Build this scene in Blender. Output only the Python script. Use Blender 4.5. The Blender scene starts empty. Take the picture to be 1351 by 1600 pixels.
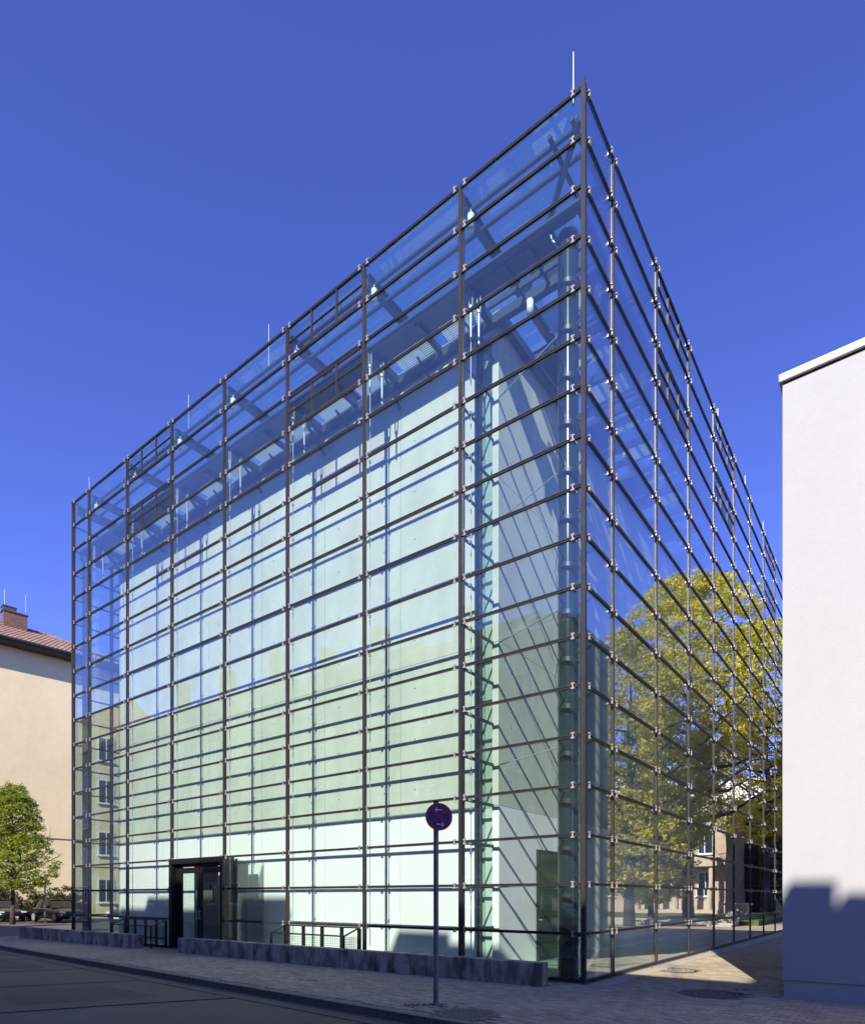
import bpy, math, random
import numpy as np
from mathutils import Vector, Matrix
random.seed(7); rng = np.random.default_rng(7)
scene = bpy.context.scene
C = scene.collection

# ---------------------------------------------------------------- frame of the site
EYE = 1.65
P0 = (2.867, 12.0)                      # near corner of the glass building
DR = (0.6018, 0.7987)                   # along the side facade, away from the street
DL = (-0.7988, 0.6016)                  # along the street facade
ANG = math.atan2(DR[1], DR[0])
def F(R, L, z=0.0):
    return (P0[0] + DR[0]*R + DL[0]*L, P0[1] + DR[1]*R + DL[1]*L, z)

# ---------------------------------------------------------------- camera
cam = bpy.data.cameras.new('camera'); co = bpy.data.objects.new('camera', cam); C.objects.link(co)
co.location = (0, 0, EYE); co.rotation_euler = (math.pi/2, 0, 0)
cam.sensor_fit = 'HORIZONTAL'; cam.sensor_width = 36; cam.lens = 990/1351*36
cam.shift_x = 0.0; cam.shift_y = (1402-800)/1351
cam.clip_start = 0.1; cam.clip_end = 4000
scene.camera = co

# ---------------------------------------------------------------- sun and sky
SD = Vector((0.36*DL[0] + DR[0], 0.36*DL[1] + DR[1], -0.74)).normalized()   # travel direction
ELEV = math.asin(-SD.z)
SUN_STRENGTH = 4.6; SKY_STRENGTH = 0.12
sun = bpy.data.lights.new('sun', 'SUN'); so = bpy.data.objects.new('sun', sun); C.objects.link(so)
so.rotation_euler = SD.to_track_quat('-Z', 'Y').to_euler()
sun.energy = SUN_STRENGTH; sun.angle = math.radians(0.53); sun.color = (1.0, 0.93, 0.85)
world = bpy.data.worlds.new('World'); scene.world = world; world.use_nodes = True
wn = world.node_tree; wn.nodes.clear()
sky = wn.nodes.new('ShaderNodeTexSky'); sky.sky_type = 'NISHITA'; sky.sun_disc = False
sky.sun_elevation = ELEV
sky.sun_rotation = math.atan2(-SD.x, -SD.y)
sky.altitude = 400; sky.air_density = 1.0; sky.dust_density = 0.0; sky.ozone_density = 6.0
bg = wn.nodes.new('ShaderNodeBackground'); bg.inputs[1].default_value = SKY_STRENGTH
wo = wn.nodes.new('ShaderNodeOutputWorld')
gm_ = wn.nodes.new('ShaderNodeGamma'); gm_.inputs[1].default_value = 1.12          # deeper, more contrasty blue over the whole sky
ml_ = wn.nodes.new('ShaderNodeMix'); ml_.data_type = 'RGBA'; ml_.blend_type = 'MULTIPLY'; ml_.inputs['Factor'].default_value = 1
ml_.inputs[7].default_value = (0.87, 0.705, 1.21, 1)
wn.links.new(sky.outputs[0], gm_.inputs[0]); wn.links.new(gm_.outputs[0], ml_.inputs[6])
wn.links.new(ml_.outputs[2], bg.inputs[0]); wn.links.new(bg.outputs[0], wo.inputs[0])
scene.view_settings.view_transform = 'Standard'; scene.view_settings.look = 'None'
scene.view_settings.exposure = 0.7; scene.view_settings.gamma = 1.0
scene.view_settings.use_curve_mapping = False
scene.render.engine = 'CYCLES'
cy = scene.cycles
cy.max_bounces = 12; cy.transparent_max_bounces = 48; cy.diffuse_bounces = 5; cy.glossy_bounces = 5
cy.caustics_reflective = False; cy.caustics_refractive = False

# ---------------------------------------------------------------- helpers
class MB:
    def __init__(s): s.v = []; s.f = []; s.mi = []
    def add(s, vs, fs, m=0):
        n = len(s.v); s.v += [tuple(p) for p in vs]
        s.f += [tuple(n+i for i in f) for f in fs]; s.mi += [m]*len(fs); return s
    def box(s, x0, x1, y0, y1, z0, z1, m=0):
        return s.add([(x0,y0,z0),(x1,y0,z0),(x1,y1,z0),(x0,y1,z0),(x0,y0,z1),(x1,y0,z1),(x1,y1,z1),(x0,y1,z1)],
              [(0,3,2,1),(4,5,6,7),(0,1,5,4),(1,2,6,5),(2,3,7,6),(3,0,4,7)], m)
    def prism(s, pts, z0, z1, m=0):
        n = len(pts)
        return s.add([(x,y,z0) for x,y in pts] + [(x,y,z1) for x,y in pts],
              [tuple(range(n-1,-1,-1)), tuple(range(n,2*n))] + [(i,(i+1)%n,n+(i+1)%n,n+i) for i in range(n)], m)
    def tube(s, a, b, r, n=8, r2=None, m=0):
        a = Vector(a); b = Vector(b); d = (b-a).normalized()
        u = d.orthogonal().normalized(); w = d.cross(u)
        r2 = r if r2 is None else r2
        vs = [a + (u*math.cos(2*math.pi*i/n) + w*math.sin(2*math.pi*i/n))*r for i in range(n)] + \
             [b + (u*math.cos(2*math.pi*i/n) + w*math.sin(2*math.pi*i/n))*r2 for i in range(n)]
        return s.add(vs, [(i,(i+1)%n,n+(i+1)%n,n+i) for i in range(n)] + [tuple(range(n-1,-1,-1)), tuple(range(n,2*n))], m)
    def bar(s, a, b, w, h, m=0):
        a = Vector(a); b = Vector(b); d = (b-a).normalized()
        u = d.cross(Vector((0,0,1)))
        if u.length < 1e-4: u = Vector((1,0,0))
        u.normalize(); t = u.cross(d)
        vs = [p + u*sx*w/2 + t*sy*h/2 for p in (a,b) for sx,sy in ((-1,-1),(1,-1),(1,1),(-1,1))]
        return s.add(vs, [(0,1,5,4),(1,2,6,5),(2,3,7,6),(3,0,4,7),(0,3,2,1),(4,5,6,7)], m)
    def mesh(s, name, mats, smooth=False):
        me = bpy.data.meshes.new(name); me.from_pydata(s.v, [], s.f)
        for m in (mats if isinstance(mats, (list, tuple)) else [mats]): me.materials.append(m)
        if any(s.mi): me.polygons.foreach_set('material_index', s.mi)
        if smooth: me.polygons.foreach_set('use_smooth', [True]*len(me.polygons))
        me.update(); return me
def link(name, me, parent=None, loc=(0,0,0), rot=0.0, scale=None):
    o = bpy.data.objects.new(name, me); C.objects.link(o)
    o.location = loc
    if isinstance(rot, tuple): o.rotation_euler = rot
    else: o.rotation_euler = (0,0,rot)
    if scale: o.scale = scale
    if parent: o.parent = parent
    return o
def build(mb, name, mats, parent=None, loc=(0,0,0), rot=0.0, smooth=False, kind=None):
    o = link(name, mb.mesh(name, mats, smooth), parent, loc, rot)
    if kind: o['kind'] = kind
    return o
def smooth_angle(o, deg=40):
    me = o.data
    me.polygons.foreach_set('use_smooth', [True]*len(me.polygons))
    try: me.set_sharp_from_angle(angle=math.radians(deg))
    except Exception: pass
def tag(o, label, cat, group=None):
    o['label'] = label; o['category'] = cat
    if group: o['group'] = group
    return o
def thing(name, label, cat, loc=(0,0,0), rot=0.0, group=None):
    o = link(name, None, None, loc, rot); o.empty_display_size = 0.3
    return tag(o, label, cat, group)
def bevel(o, w=0.01, seg=2):
    m = o.modifiers.new('bevel', 'BEVEL'); m.width = w; m.segments = seg; m.limit_method = 'ANGLE'; return o
def copy_tree(o, loc, rot, label, group):
    def rec(x, par):
        c = x.copy(); C.objects.link(c); c.parent = par
        for ch in x.children: rec(ch, c)
        return c
    r = rec(o, None); r.location = loc; r.rotation_euler = (0,0,rot); r['label'] = label
    if group: r['group'] = group
    return r

# ---------------------------------------------------------------- materials
def mat(name, col, rough=0.6, metal=0.0, noise=None, bump=None, spec=0.5, col2=None, contrast=(0.35,0.65), coords='Object', detail=6, extra=None):
    m = bpy.data.materials.new(name); m.use_nodes = True; nt = m.node_tree
    b = nt.nodes['Principled BSDF']
    b.inputs['Base Color'].default_value = (*col, 1); b.inputs['Roughness'].default_value = rough
    b.inputs['Metallic'].default_value = metal; b.inputs['Specular IOR Level'].default_value = spec
    if noise or bump:
        geo = nt.nodes.new('ShaderNodeNewGeometry') if coords == 'World' else nt.nodes.new('ShaderNodeTexCoord')
        src = geo.outputs['Position'] if coords == 'World' else geo.outputs['Object']
    if noise:
        sc_ = noise if isinstance(noise, (list, tuple)) else (noise,)*3
        mp = nt.nodes.new('ShaderNodeMapping'); mp.inputs['Scale'].default_value = sc_
        nt.links.new(src, mp.inputs['Vector'])
        n = nt.nodes.new('ShaderNodeTexNoise'); n.inputs['Scale'].default_value = 1.0; n.inputs['Detail'].default_value = detail
        nt.links.new(mp.outputs[0], n.inputs['Vector'])
        cr = nt.nodes.new('ShaderNodeValToRGB')
        cr.color_ramp.elements[0].position = contrast[0]; cr.color_ramp.elements[1].position = contrast[1]
        cr.color_ramp.elements[0].color = (*(col2 or tuple(c*0.7 for c in col)), 1); cr.color_ramp.elements[1].color = (*col, 1)
        nt.links.new(n.outputs['Fac'], cr.inputs['Fac']); last = cr.outputs['Color']
        if extra:                       # a second, finer layer (scale, darkest multiplier)
            n2 = nt.nodes.new('ShaderNodeTexNoise'); n2.inputs['Scale'].default_value = extra[0]; n2.inputs['Detail'].default_value = 8
            n2.inputs['Roughness'].default_value = 0.7
            nt.links.new(src, n2.inputs['Vector'])
            r2 = nt.nodes.new('ShaderNodeMapRange'); r2.inputs[1].default_value = 0.3; r2.inputs[2].default_value = 0.7
            r2.inputs[3].default_value = extra[1]; r2.inputs[4].default_value = 1.0
            nt.links.new(n2.outputs['Fac'], r2.inputs[0])
            mx = nt.nodes.new('ShaderNodeMix'); mx.data_type = 'RGBA'; mx.blend_type = 'MULTIPLY'; mx.inputs['Factor'].default_value = 1
            nt.links.new(last, mx.inputs[6]); nt.links.new(r2.outputs[0], mx.inputs[7]); last = mx.outputs[2]
        nt.links.new(last, b.inputs['Base Color'])
    if bump:
        n = nt.nodes.new('ShaderNodeTexNoise'); n.inputs['Scale'].default_value = bump[0]; n.inputs['Detail'].default_value = 8
        nt.links.new(src, n.inputs['Vector'])
        bp = nt.nodes.new('ShaderNodeBump'); bp.inputs['Strength'].default_value = bump[1]; bp.inputs['Distance'].default_value = bump[2]
        nt.links.new(n.outputs['Fac'], bp.inputs['Height']); nt.links.new(bp.outputs[0], b.inputs['Normal'])
    return m
def glass_mat(name, tint, f0=0.045, boost=1.0, wob=0.0, dust_veil=0.006):
    m = bpy.data.materials.new(name); m.use_nodes = True; nt = m.node_tree; nt.nodes.clear()
    N = nt.nodes.new
    out = N('ShaderNodeOutputMaterial'); mix = N('ShaderNodeMixShader'); tr = N('ShaderNodeBsdfTransparent'); gl = N('ShaderNodeBsdfAnisotropic')
    gl.inputs['Roughness'].default_value = 0.0; gl.inputs['Color'].default_value = (0.96, 0.98, 1.0, 1)
    tr.inputs[0].default_value = (*tint, 1)
    lw = N('ShaderNodeLayerWeight'); lw.inputs['Blend'].default_value = 0.5
    p = N('ShaderNodeMath'); p.operation = 'POWER'; p.inputs[1].default_value = 5.0
    a = N('ShaderNodeMath'); a.operation = 'MULTIPLY_ADD'; a.inputs[1].default_value = (1-f0)*boost; a.inputs[2].default_value = f0; a.use_clamp = True
    nt.links.new(lw.outputs['Facing'], p.inputs[0]); nt.links.new(p.outputs[0], a.inputs[0]); nt.links.new(a.outputs[0], mix.inputs[0])
    df = N('ShaderNodeBsdfDiffuse'); df.inputs[0].default_value = (0.70, 0.95, 0.88, 1)          # dusty film with body scatter, added as a veil lifting shadows behind
    dm = N('ShaderNodeMixShader'); g0 = N('ShaderNodeNewGeometry'); dn = N('ShaderNodeTexNoise'); dn.inputs['Scale'].default_value = 1.0; dn.inputs['Detail'].default_value = 5
    dmp = N('ShaderNodeMapping'); dmp.inputs['Scale'].default_value = (1.6,1.6,0.35)
    nt.links.new(g0.outputs['Position'], dmp.inputs['Vector']); nt.links.new(dmp.outputs[0], dn.inputs['Vector'])
    dr = N('ShaderNodeMapRange'); dr.inputs[1].default_value = 0.3; dr.inputs[2].default_value = 0.7; dr.inputs[3].default_value = dust_veil*0.6; dr.inputs[4].default_value = dust_veil*1.4
    nt.links.new(dn.outputs['Fac'], dr.inputs[0]); nt.links.new(dr.outputs[0], dm.inputs[0])
    nt.links.new(tr.outputs[0], dm.inputs[1]); nt.links.new(df.outputs[0], dm.inputs[2])
    nt.links.new(dm.outputs[0], mix.inputs[1]); nt.links.new(gl.outputs[0], mix.inputs[2]); nt.links.new(mix.outputs[0], out.inputs[0])
    if wob:
        g = N('ShaderNodeNewGeometry'); n = N('ShaderNodeTexNoise'); n.inputs['Scale'].default_value = 0.55; n.inputs['Detail'].default_value = 1.0
        nt.links.new(g.outputs['Position'], n.inputs['Vector'])
        bp = N('ShaderNodeBump'); bp.inputs['Strength'].default_value = 1.0; bp.inputs['Distance'].default_value = wob
        nt.links.new(n.outputs['Fac'], bp.inputs['Height']); nt.links.new(bp.outputs[0], gl.inputs['Normal'])
    return m
M = {}
M['glass'] = glass_mat('facade_glass', (0.922, 0.984, 0.957), 0.075, 2.7, 0.0025)
M['glass_vent'] = glass_mat('vent_glass', (0.88, 0.90, 0.92), 0.05, 1.0)
M['glass_roof'] = glass_mat('roof_glass', (0.86, 0.97, 0.965), 0.045, 1.0)
M['frame'] = mat('bronze_metal', (0.058, 0.052, 0.053), 0.42, 0.3, noise=3.0, col2=(0.042,0.038,0.04))
M['dark_steel'] = mat('dark_steel', (0.035, 0.042, 0.05), 0.4, 0.3)
M['blue_steel'] = mat('roof_steel', (0.045, 0.06, 0.085), 0.5, 0.2)
M['clip'] = mat('pale_steel', (0.44, 0.405, 0.39), 0.45, 0.4)
M['rod'] = mat('stainless', (0.45, 0.49, 0.50), 0.5, 0.3)
M['column'] = mat('column_paint', (0.022, 0.035, 0.045), 0.16, 0.0, noise=1.5, col2=(0.014,0.022,0.03), bump=(2.0,0.05,0.02), spec=0.5)
M['concrete'] = mat('fair_faced_concrete', (0.66, 0.655, 0.585), 0.75, noise=(1.4,1.4,0.35), col2=(0.56,0.56,0.495), bump=(14,0.12,0.01), contrast=(0.3,0.7), coords='World', extra=(3.0,0.88))
M['hole'] = mat('tie_hole', (0.16,0.16,0.15), 0.9)
M['white_panel'] = mat('white_panel', (0.94, 0.885, 0.90), 0.45, noise=0.6, col2=(0.91,0.855,0.87))
M['joint'] = mat('dark_joint', (0.12,0.13,0.12), 0.9)
M['floor'] = mat('hall_floor', (0.36, 0.46, 0.40), 0.18, noise=1.0, col2=(0.31,0.41,0.35))
M['black'] = mat('black_frame', (0.018, 0.016, 0.016), 0.35, 0.2, noise=6.0, col2=(0.012,0.011,0.011))
M['wall_block'] = mat('weathered_block', (0.60, 0.54, 0.41), 0.9, noise=(4,4,1.6), col2=(0.17,0.15,0.115), contrast=(0.36,0.62), bump=(30,0.5,0.02), coords='World', extra=(11,0.6))
M['stucco'] = mat('white_stucco', (0.485, 0.49, 0.472), 0.9, noise=(0.8,0.8,0.16), col2=(0.445,0.45,0.432), bump=(26,0.22,0.010), coords='World', contrast=(0.3,0.7), extra=(5,0.95))
M['coping'] = mat('white_coping', (0.70,0.70,0.67), 0.5, noise=2, col2=(0.80,0.79,0.76))
M['beige'] = mat('beige_render', (0.86, 0.715, 0.42), 0.95, noise=0.22, col2=(0.77,0.64,0.38), bump=(3,0.35,0.03), coords='World', contrast=(0.3,0.7), extra=(1.3,0.90))
M['grey_render'] = mat('grey_render', (0.27,0.25,0.20), 0.95, noise=0.4, col2=(0.22,0.20,0.165))
M['olive_render'] = mat('ochre_render', (0.34,0.33,0.19), 0.95, noise=0.4, col2=(0.28,0.27,0.16))
M['red_brick'] = mat('red_brick', (0.20,0.11,0.085), 0.9, noise=5, col2=(0.12,0.07,0.06))
M['tile'] = mat('clay_tile', (0.29, 0.185, 0.13), 0.85, noise=2.6, col2=(0.15,0.085,0.065), coords='World', contrast=(0.3,0.65))
M['slate'] = mat('slate', (0.09,0.085,0.09), 0.8, noise=3)
M['eave'] = mat('eave_wood', (0.09,0.055,0.035), 0.8, noise=5)
M['gutter'] = mat('gutter', (0.05,0.05,0.05), 0.5, 0.3)
M['win_white'] = mat('white_window_frame', (0.72,0.71,0.68), 0.5)
M['win_glass'] = mat('dark_window_glass', (0.02,0.025,0.03), 0.06, spec=0.8)
M['car_glass'] = mat('car_glass', (0.008,0.01,0.012), 0.05, spec=0.35)
M['curtain'] = mat('curtain', (0.55,0.53,0.48), 0.9)
M['asphalt'] = mat('asphalt', (0.165, 0.145, 0.115), 0.85, noise=0.35, col2=(0.115,0.102,0.084), bump=(90,0.4,0.01), coords='World', extra=(60,0.62))
M['tar'] = mat('tar_seam', (0.012,0.012,0.013), 0.95, spec=0.1)
M['granite'] = mat('granite_kerb', (0.20,0.185,0.155), 0.85, noise=20, col2=(0.11,0.103,0.09), bump=(50,0.4,0.01), coords='World')
M['ground'] = mat('ground_sheet', (0.10,0.10,0.095), 0.95, noise=0.1, col2=(0.075,0.075,0.07), coords='World')
M['jointsand'] = mat('joint_sand', (0.055,0.05,0.047), 0.95, noise=2.0, col2=(0.04,0.042,0.032), coords='World')
M['weed'] = mat('weed', (0.06,0.10,0.03), 0.9)
M['iron'] = mat('cast_iron', (0.085,0.075,0.07), 0.6, 0.5, noise=14, col2=(0.05,0.045,0.042), bump=(40,0.6,0.02))
M['cover_conc'] = mat('cover_concrete', (0.16,0.145,0.135), 0.9, noise=8, col2=(0.10,0.09,0.085), bump=(30,0.5,0.02))
M['post'] = mat('galvanised_post', (0.21,0.225,0.25), 0.5, 0.4, noise=8, col2=(0.16,0.17,0.195))
M['sign_red'] = mat('sign_red', (0.30,0.01,0.02), 0.4)
M['sign_blue'] = mat('sign_blue', (0.003,0.03,0.17), 0.4)
M['sign_white'] = mat('sign_white', (0.8,0.8,0.82), 0.4)
M['lamp_white'] = mat('lamp_white', (0.82,0.86,0.84), 0.3)
M['bark'] = mat('bark', (0.085,0.065,0.048), 0.95, noise=(6,6,1.5), col2=(0.045,0.036,0.028), bump=(14,0.6,0.03))
M['sandstone'] = mat('sandstone', (0.46,0.36,0.25), 0.9, noise=1.5, col2=(0.36,0.28,0.19), coords='World')
M['sandstone_dark'] = mat('sandstone_trim', (0.52,0.42,0.30), 0.9, noise=2.5, col2=(0.44,0.35,0.25))
M['lawn'] = mat('lawn', (0.10,0.13,0.035), 0.95, noise=3, col2=(0.06,0.085,0.025), coords='World', bump=(20,0.8,0.05))
M['pale_stone'] = mat('pale_stone', (0.55,0.49,0.40), 0.9, noise=3, col2=(0.45,0.40,0.33), coords='World', extra=(14,0.8))
M['orange'] = mat('orange_paint', (0.6,0.22,0.02), 0.5)

def paver_mat(name, brick=False):
    m = mat(name, (0.56,0.465,0.31), 0.88, noise=0.45, col2=(0.42,0.35,0.24), bump=(60,0.35,0.01), coords='World', contrast=(0.3,0.7), extra=(7,0.7))
    nt = m.node_tree; b = nt.nodes['Principled BSDF']; lnk = b.inputs['Base Color'].links[0].from_socket
    geo = nt.nodes.new('ShaderNodeNewGeometry'); mp = nt.nodes.new('ShaderNodeMapping')
    mp.inputs['Rotation'].default_value = (0,0,-ANG)
    nt.links.new(geo.outputs['Position'], mp.inputs['Vector'])
    if brick:
        t = nt.nodes.new('ShaderNodeTexBrick'); t.inputs['Scale'].default_value = 1.0
        t.inputs['Brick Width'].default_value = 0.2; t.inputs['Row Height'].default_value = 0.1; t.inputs['Mortar Size'].default_value = 0.006
        t.inputs['Color1'].default_value = (1,1,1,1); t.inputs['Color2'].default_value = (0.78,0.76,0.75,1); t.inputs['Mortar'].default_value = (0.5,0.49,0.46,1)
        nt.links.new(mp.outputs[0], t.inputs['Vector']); o2 = t.outputs['Color']
    else:
        t = nt.nodes.new('ShaderNodeTexWhiteNoise'); t.noise_dimensions = '3D'
        oi = nt.nodes.new('ShaderNodeAttribute'); oi.attribute_name = 'tone'; oi.attribute_type = 'GEOMETRY'
        inf = nt.nodes.new('ShaderNodeObjectInfo')
        ad = nt.nodes.new('ShaderNodeMath'); ad.operation = 'ADD'
        nt.links.new(oi.outputs['Fac'], ad.inputs[0]); nt.links.new(inf.outputs['Random'], ad.inputs[1])
        fr = nt.nodes.new('ShaderNodeMath'); fr.operation = 'FRACT'; nt.links.new(ad.outputs[0], fr.inputs[0])
        r = nt.nodes.new('ShaderNodeMapRange'); r.inputs[3].default_value = 0.74; r.inputs[4].default_value = 1.12
        nt.links.new(fr.outputs[0], r.inputs[0]); o2 = r.outputs[0]
    mx = nt.nodes.new('ShaderNodeMix'); mx.data_type = 'RGBA'; mx.blend_type = 'MULTIPLY'; mx.inputs['Factor'].default_value = 1
    nt.links.new(lnk, mx.inputs[6]); nt.links.new(o2, mx.inputs[7]); nt.links.new(mx.outputs[2], b.inputs['Base Color'])
    return m
M['paver'] = paver_mat('concrete_paver'); M['paving_tex'] = paver_mat('paving_far', True)

def leaf_mat(name, c1, c2, trans=0.35):
    m = bpy.data.materials.new(name); m.use_nodes = True; nt = m.node_tree; b = nt.nodes['Principled BSDF']
    a = nt.nodes.new('ShaderNodeAttribute'); a.attribute_name = 'tone'; a.attribute_type = 'GEOMETRY'
    cr = nt.nodes.new('ShaderNodeValToRGB'); cr.color_ramp.elements[0].color = (*c1,1); cr.color_ramp.elements[1].color = (*c2,1)
    nt.links.new(a.outputs['Fac'], cr.inputs['Fac']); nt.links.new(cr.outputs[0], b.inputs['Base Color'])
    b.inputs['Roughness'].default_value = 0.6
    t = nt.nodes.new('ShaderNodeBsdfTranslucent'); nt.links.new(cr.outputs[0], t.inputs[0])
    mx = nt.nodes.new('ShaderNodeMixShader'); mx.inputs[0].default_value = trans
    out = nt.nodes['Material Output']
    nt.links.new(b.outputs[0], mx.inputs[1]); nt.links.new(t.outputs[0], mx.inputs[2]); nt.links.new(mx.outputs[0], out.inputs[0])
    return m
M['leaf_spring'] = leaf_mat('spring_leaf', (0.16,0.24,0.02), (0.46,0.52,0.05), 0.45)
M['leaf_gold'] = leaf_mat('young_leaf', (0.38,0.36,0.03), (0.74,0.65,0.09), 0.45)
M['leaf_hedge'] = leaf_mat('hedge_leaf', (0.04,0.055,0.015), (0.13,0.12,0.04), 0.25)
M['leaf_dark'] = leaf_mat('dark_leaf', (0.035,0.055,0.015), (0.10,0.12,0.03), 0.3)

# ---------------------------------------------------------------- foliage
def leaves_mesh(name, centres, per, spread, size, material, flat=0.55):
    """many small leaf quads gathered round cluster centres"""
    cs = np.array(centres); n = len(cs)*per
    c = np.repeat(cs, per, axis=0)
    off = rng.normal(size=(n,3)); off /= np.linalg.norm(off, axis=1)[:,None]; off *= (rng.random((n,1))**0.5)*spread
    off[:,2] *= 0.6
    p = c + off
    nrm = rng.normal(size=(n,3)); nrm[:,2] = np.abs(nrm[:,2]) + flat; nrm /= np.linalg.norm(nrm, axis=1)[:,None]
    a = np.cross(nrm, rng.normal(size=(n,3))); a /= np.linalg.norm(a, axis=1)[:,None]
    b = np.cross(nrm, a)
    s = size*(0.6+0.8*rng.random((n,1)))
    q = np.stack([p - a*s, p + b*s*0.55 - a*s*0.1, p + a*s, p - b*s*0.55 - a*s*0.1], axis=1).reshape(-1,3)
    me = bpy.data.meshes.new(name)
    me.vertices.add(4*n); me.vertices.foreach_set('co', q.ravel())
    me.loops.add(4*n); me.loops.foreach_set('vertex_index', np.arange(4*n, dtype=np.int32))
    me.polygons.add(n); me.polygons.foreach_set('loop_start', np.arange(0,4*n,4, dtype=np.int32))
    at = me.attributes.new('tone', 'FLOAT', 'FACE')
    t = np.clip(np.repeat(rng.random(len(cs)), per)*0.55 + rng.random(n)*0.45, 0, 1)
    at.data.foreach_set('value', t.astype(np.float32))
    me.materials.append(material); me.update(); me.validate(); return me
def make_tree(name, label, x, y, height, radius, crown_base, trunk_r, lm, n_clusters=420, per=30, leaf=0.12, spread=0.7, seed=1, power=1.0, pointed=0.0, cat='tree', group=None, lean=.5):
    rnd = random.Random(seed)
    t = thing(name, label, cat, (x,y,0), rnd.random()*6, group)
    b = MB(); pts = [Vector((0,0,-0.1))]; n = 7
    for i in range(1, n+1):
        pts.append(Vector((rnd.uniform(-1,1)*0.012*height*i/n, rnd.uniform(-1,1)*0.012*height*i/n, height*0.9*i/n)))
    for i in range(n): b.tube(pts[i], pts[i+1], trunk_r*(1-i/n*0.92)*(1.25 if i == 0 else 1), 9, trunk_r*(1-(i+1)/n*0.92))
    o = build(b, 'trunk', M['bark'], t, smooth=True)
    lb = MB(); cz = (crown_base+height)/2; hz = (height-crown_base)/2
    cen = []; limbs = []
    for k in range(26):
        f = 0.12 + 0.8*k/26; z0 = crown_base*0.85 + (height-crown_base)*f*0.75
        a = k*2.4 + rnd.uniform(-.4,.4); zt = (z0 + rnd.uniform(0.06,0.16)*height - cz)/hz
        rr = radius*max(0.15, (1-abs(zt)**2.2))**0.5*(1-pointed*max(0,zt+.6))*rnd.uniform(0.7,0.98)
        s = Vector((0,0,z0)); e = Vector((math.cos(a)*rr, math.sin(a)*rr, cz+hz*min(zt,.9)))
        mid = s.lerp(e,.5) + Vector((0,0,-0.02*height)) + Vector((rnd.uniform(-.3,.3),rnd.uniform(-.3,.3),0))
        w = trunk_r*(0.5-0.3*f)
        lb.tube(s, mid, w, 6, w*.6); lb.tube(mid, e, w*.6, 5, w*.15); limbs.append((s,mid,e))
        for q in range(4):
            p = mid.lerp(e, rnd.random()); d = Vector((rnd.uniform(-1,1),rnd.uniform(-1,1),rnd.uniform(-.1,.8)))*radius*0.3
            lb.tube(p, p+d, w*.25, 4, w*.06)
    build(lb, 'limb', M['bark'], t, smooth=True)
    lob = [(rnd.uniform(0,6.28), rnd.uniform(-.8,.8), rnd.uniform(.75,1.12)) for _ in range(16)]
    for _ in range(n_clusters):
        for _try in range(10):
            u = rnd.uniform(-1,1); a = rnd.uniform(0,6.28)
            env = max(0.0, 1-abs(u)**(2.3 if u > 0 else 3.0))**0.5*(1-pointed*(u+.6) if u > -.6 else 1)
            g = 1.0
            for la,lu,lg in lob:
                dd = (1-math.cos(a-la))*1.3 + (u-lu)**2*3
                g += (lg-1.0)*math.exp(-dd*2.2)*1.6
            rr = radius*env*g*(rnd.random()**0.42)
            if rr > 0.12*radius: break
        cen.append((math.cos(a)*rr, math.sin(a)*rr, cz+hz*u*g**.4))
    link('crown', leaves_mesh('crown', cen, per, spread, leaf, lm, lean), t)
    return t

# ================================================================ GROUND AND STREET
build(MB().box(-900,900,-900,900,-0.30,-0.20), 'ground', M['ground'], kind='structure')
# kerb line of the near carriageway
K0 = Vector((0.116, 8.51)); KD = Vector((-0.7523, 0.6588)).normalized(); KN = Vector((-KD.y, KD.x))   # KN to the street side
if KN.dot(Vector((0,0)) - K0) < 0: KN = -KN
def K(s, o): p = K0 + KD*s + KN*o; return (p.x, p.y)
ROAD_Z = -0.12
build(MB().prism([K(-60,0.0), K(90,0.0), K(90,7.6), K(-60,7.6)], ROAD_Z-0.05, ROAD_Z), 'road', M['asphalt'], kind='structure')
# far pavement across the street
build(MB().prism([K(-60,7.75), K(90,7.75), K(90,16), K(-60,16)], -0.25, -0.004), 'pavement_across', M['paving_tex'], kind='structure')
# near pavement sheet; the pavers stand on it
build(MB().prism([K(-60,-0.15), K(90,-0.15), K(90,-120), K(-60,-120)], -0.19, -0.012), 'pavement', M['paving_tex'], kind='structure')
build(MB().prism([F(-4.5,25.5)[:2],F(40,25.5)[:2],F(40,44.5)[:2],F(-4.5,44.5)[:2]], -.05, -.006), 'side_street', M['asphalt'], kind='structure')
pave = link('paving', None); pave['kind'] = 'structure'
# kerb stones
kerb = link('kerb', None); kerb['kind'] = 'structure'
ks = MB().box(0.004,0.996,-0.15,0,-0.16,0.0).mesh('kerb_stone', M['granite'])
for i in range(-12, 60):
    p = K(i, 0); o = link('kerb_stone', ks, kerb, (p[0],p[1],random.uniform(0,.004)), math.atan2(KD.y,KD.x) + random.uniform(-.002,.002))
ks2 = MB().prism([K(-60,7.6), K(90,7.6), K(90,7.75), K(-60,7.75)], -0.16, 0.0)
build(ks2, 'kerb_across', M['granite'], kind='structure')
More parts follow.
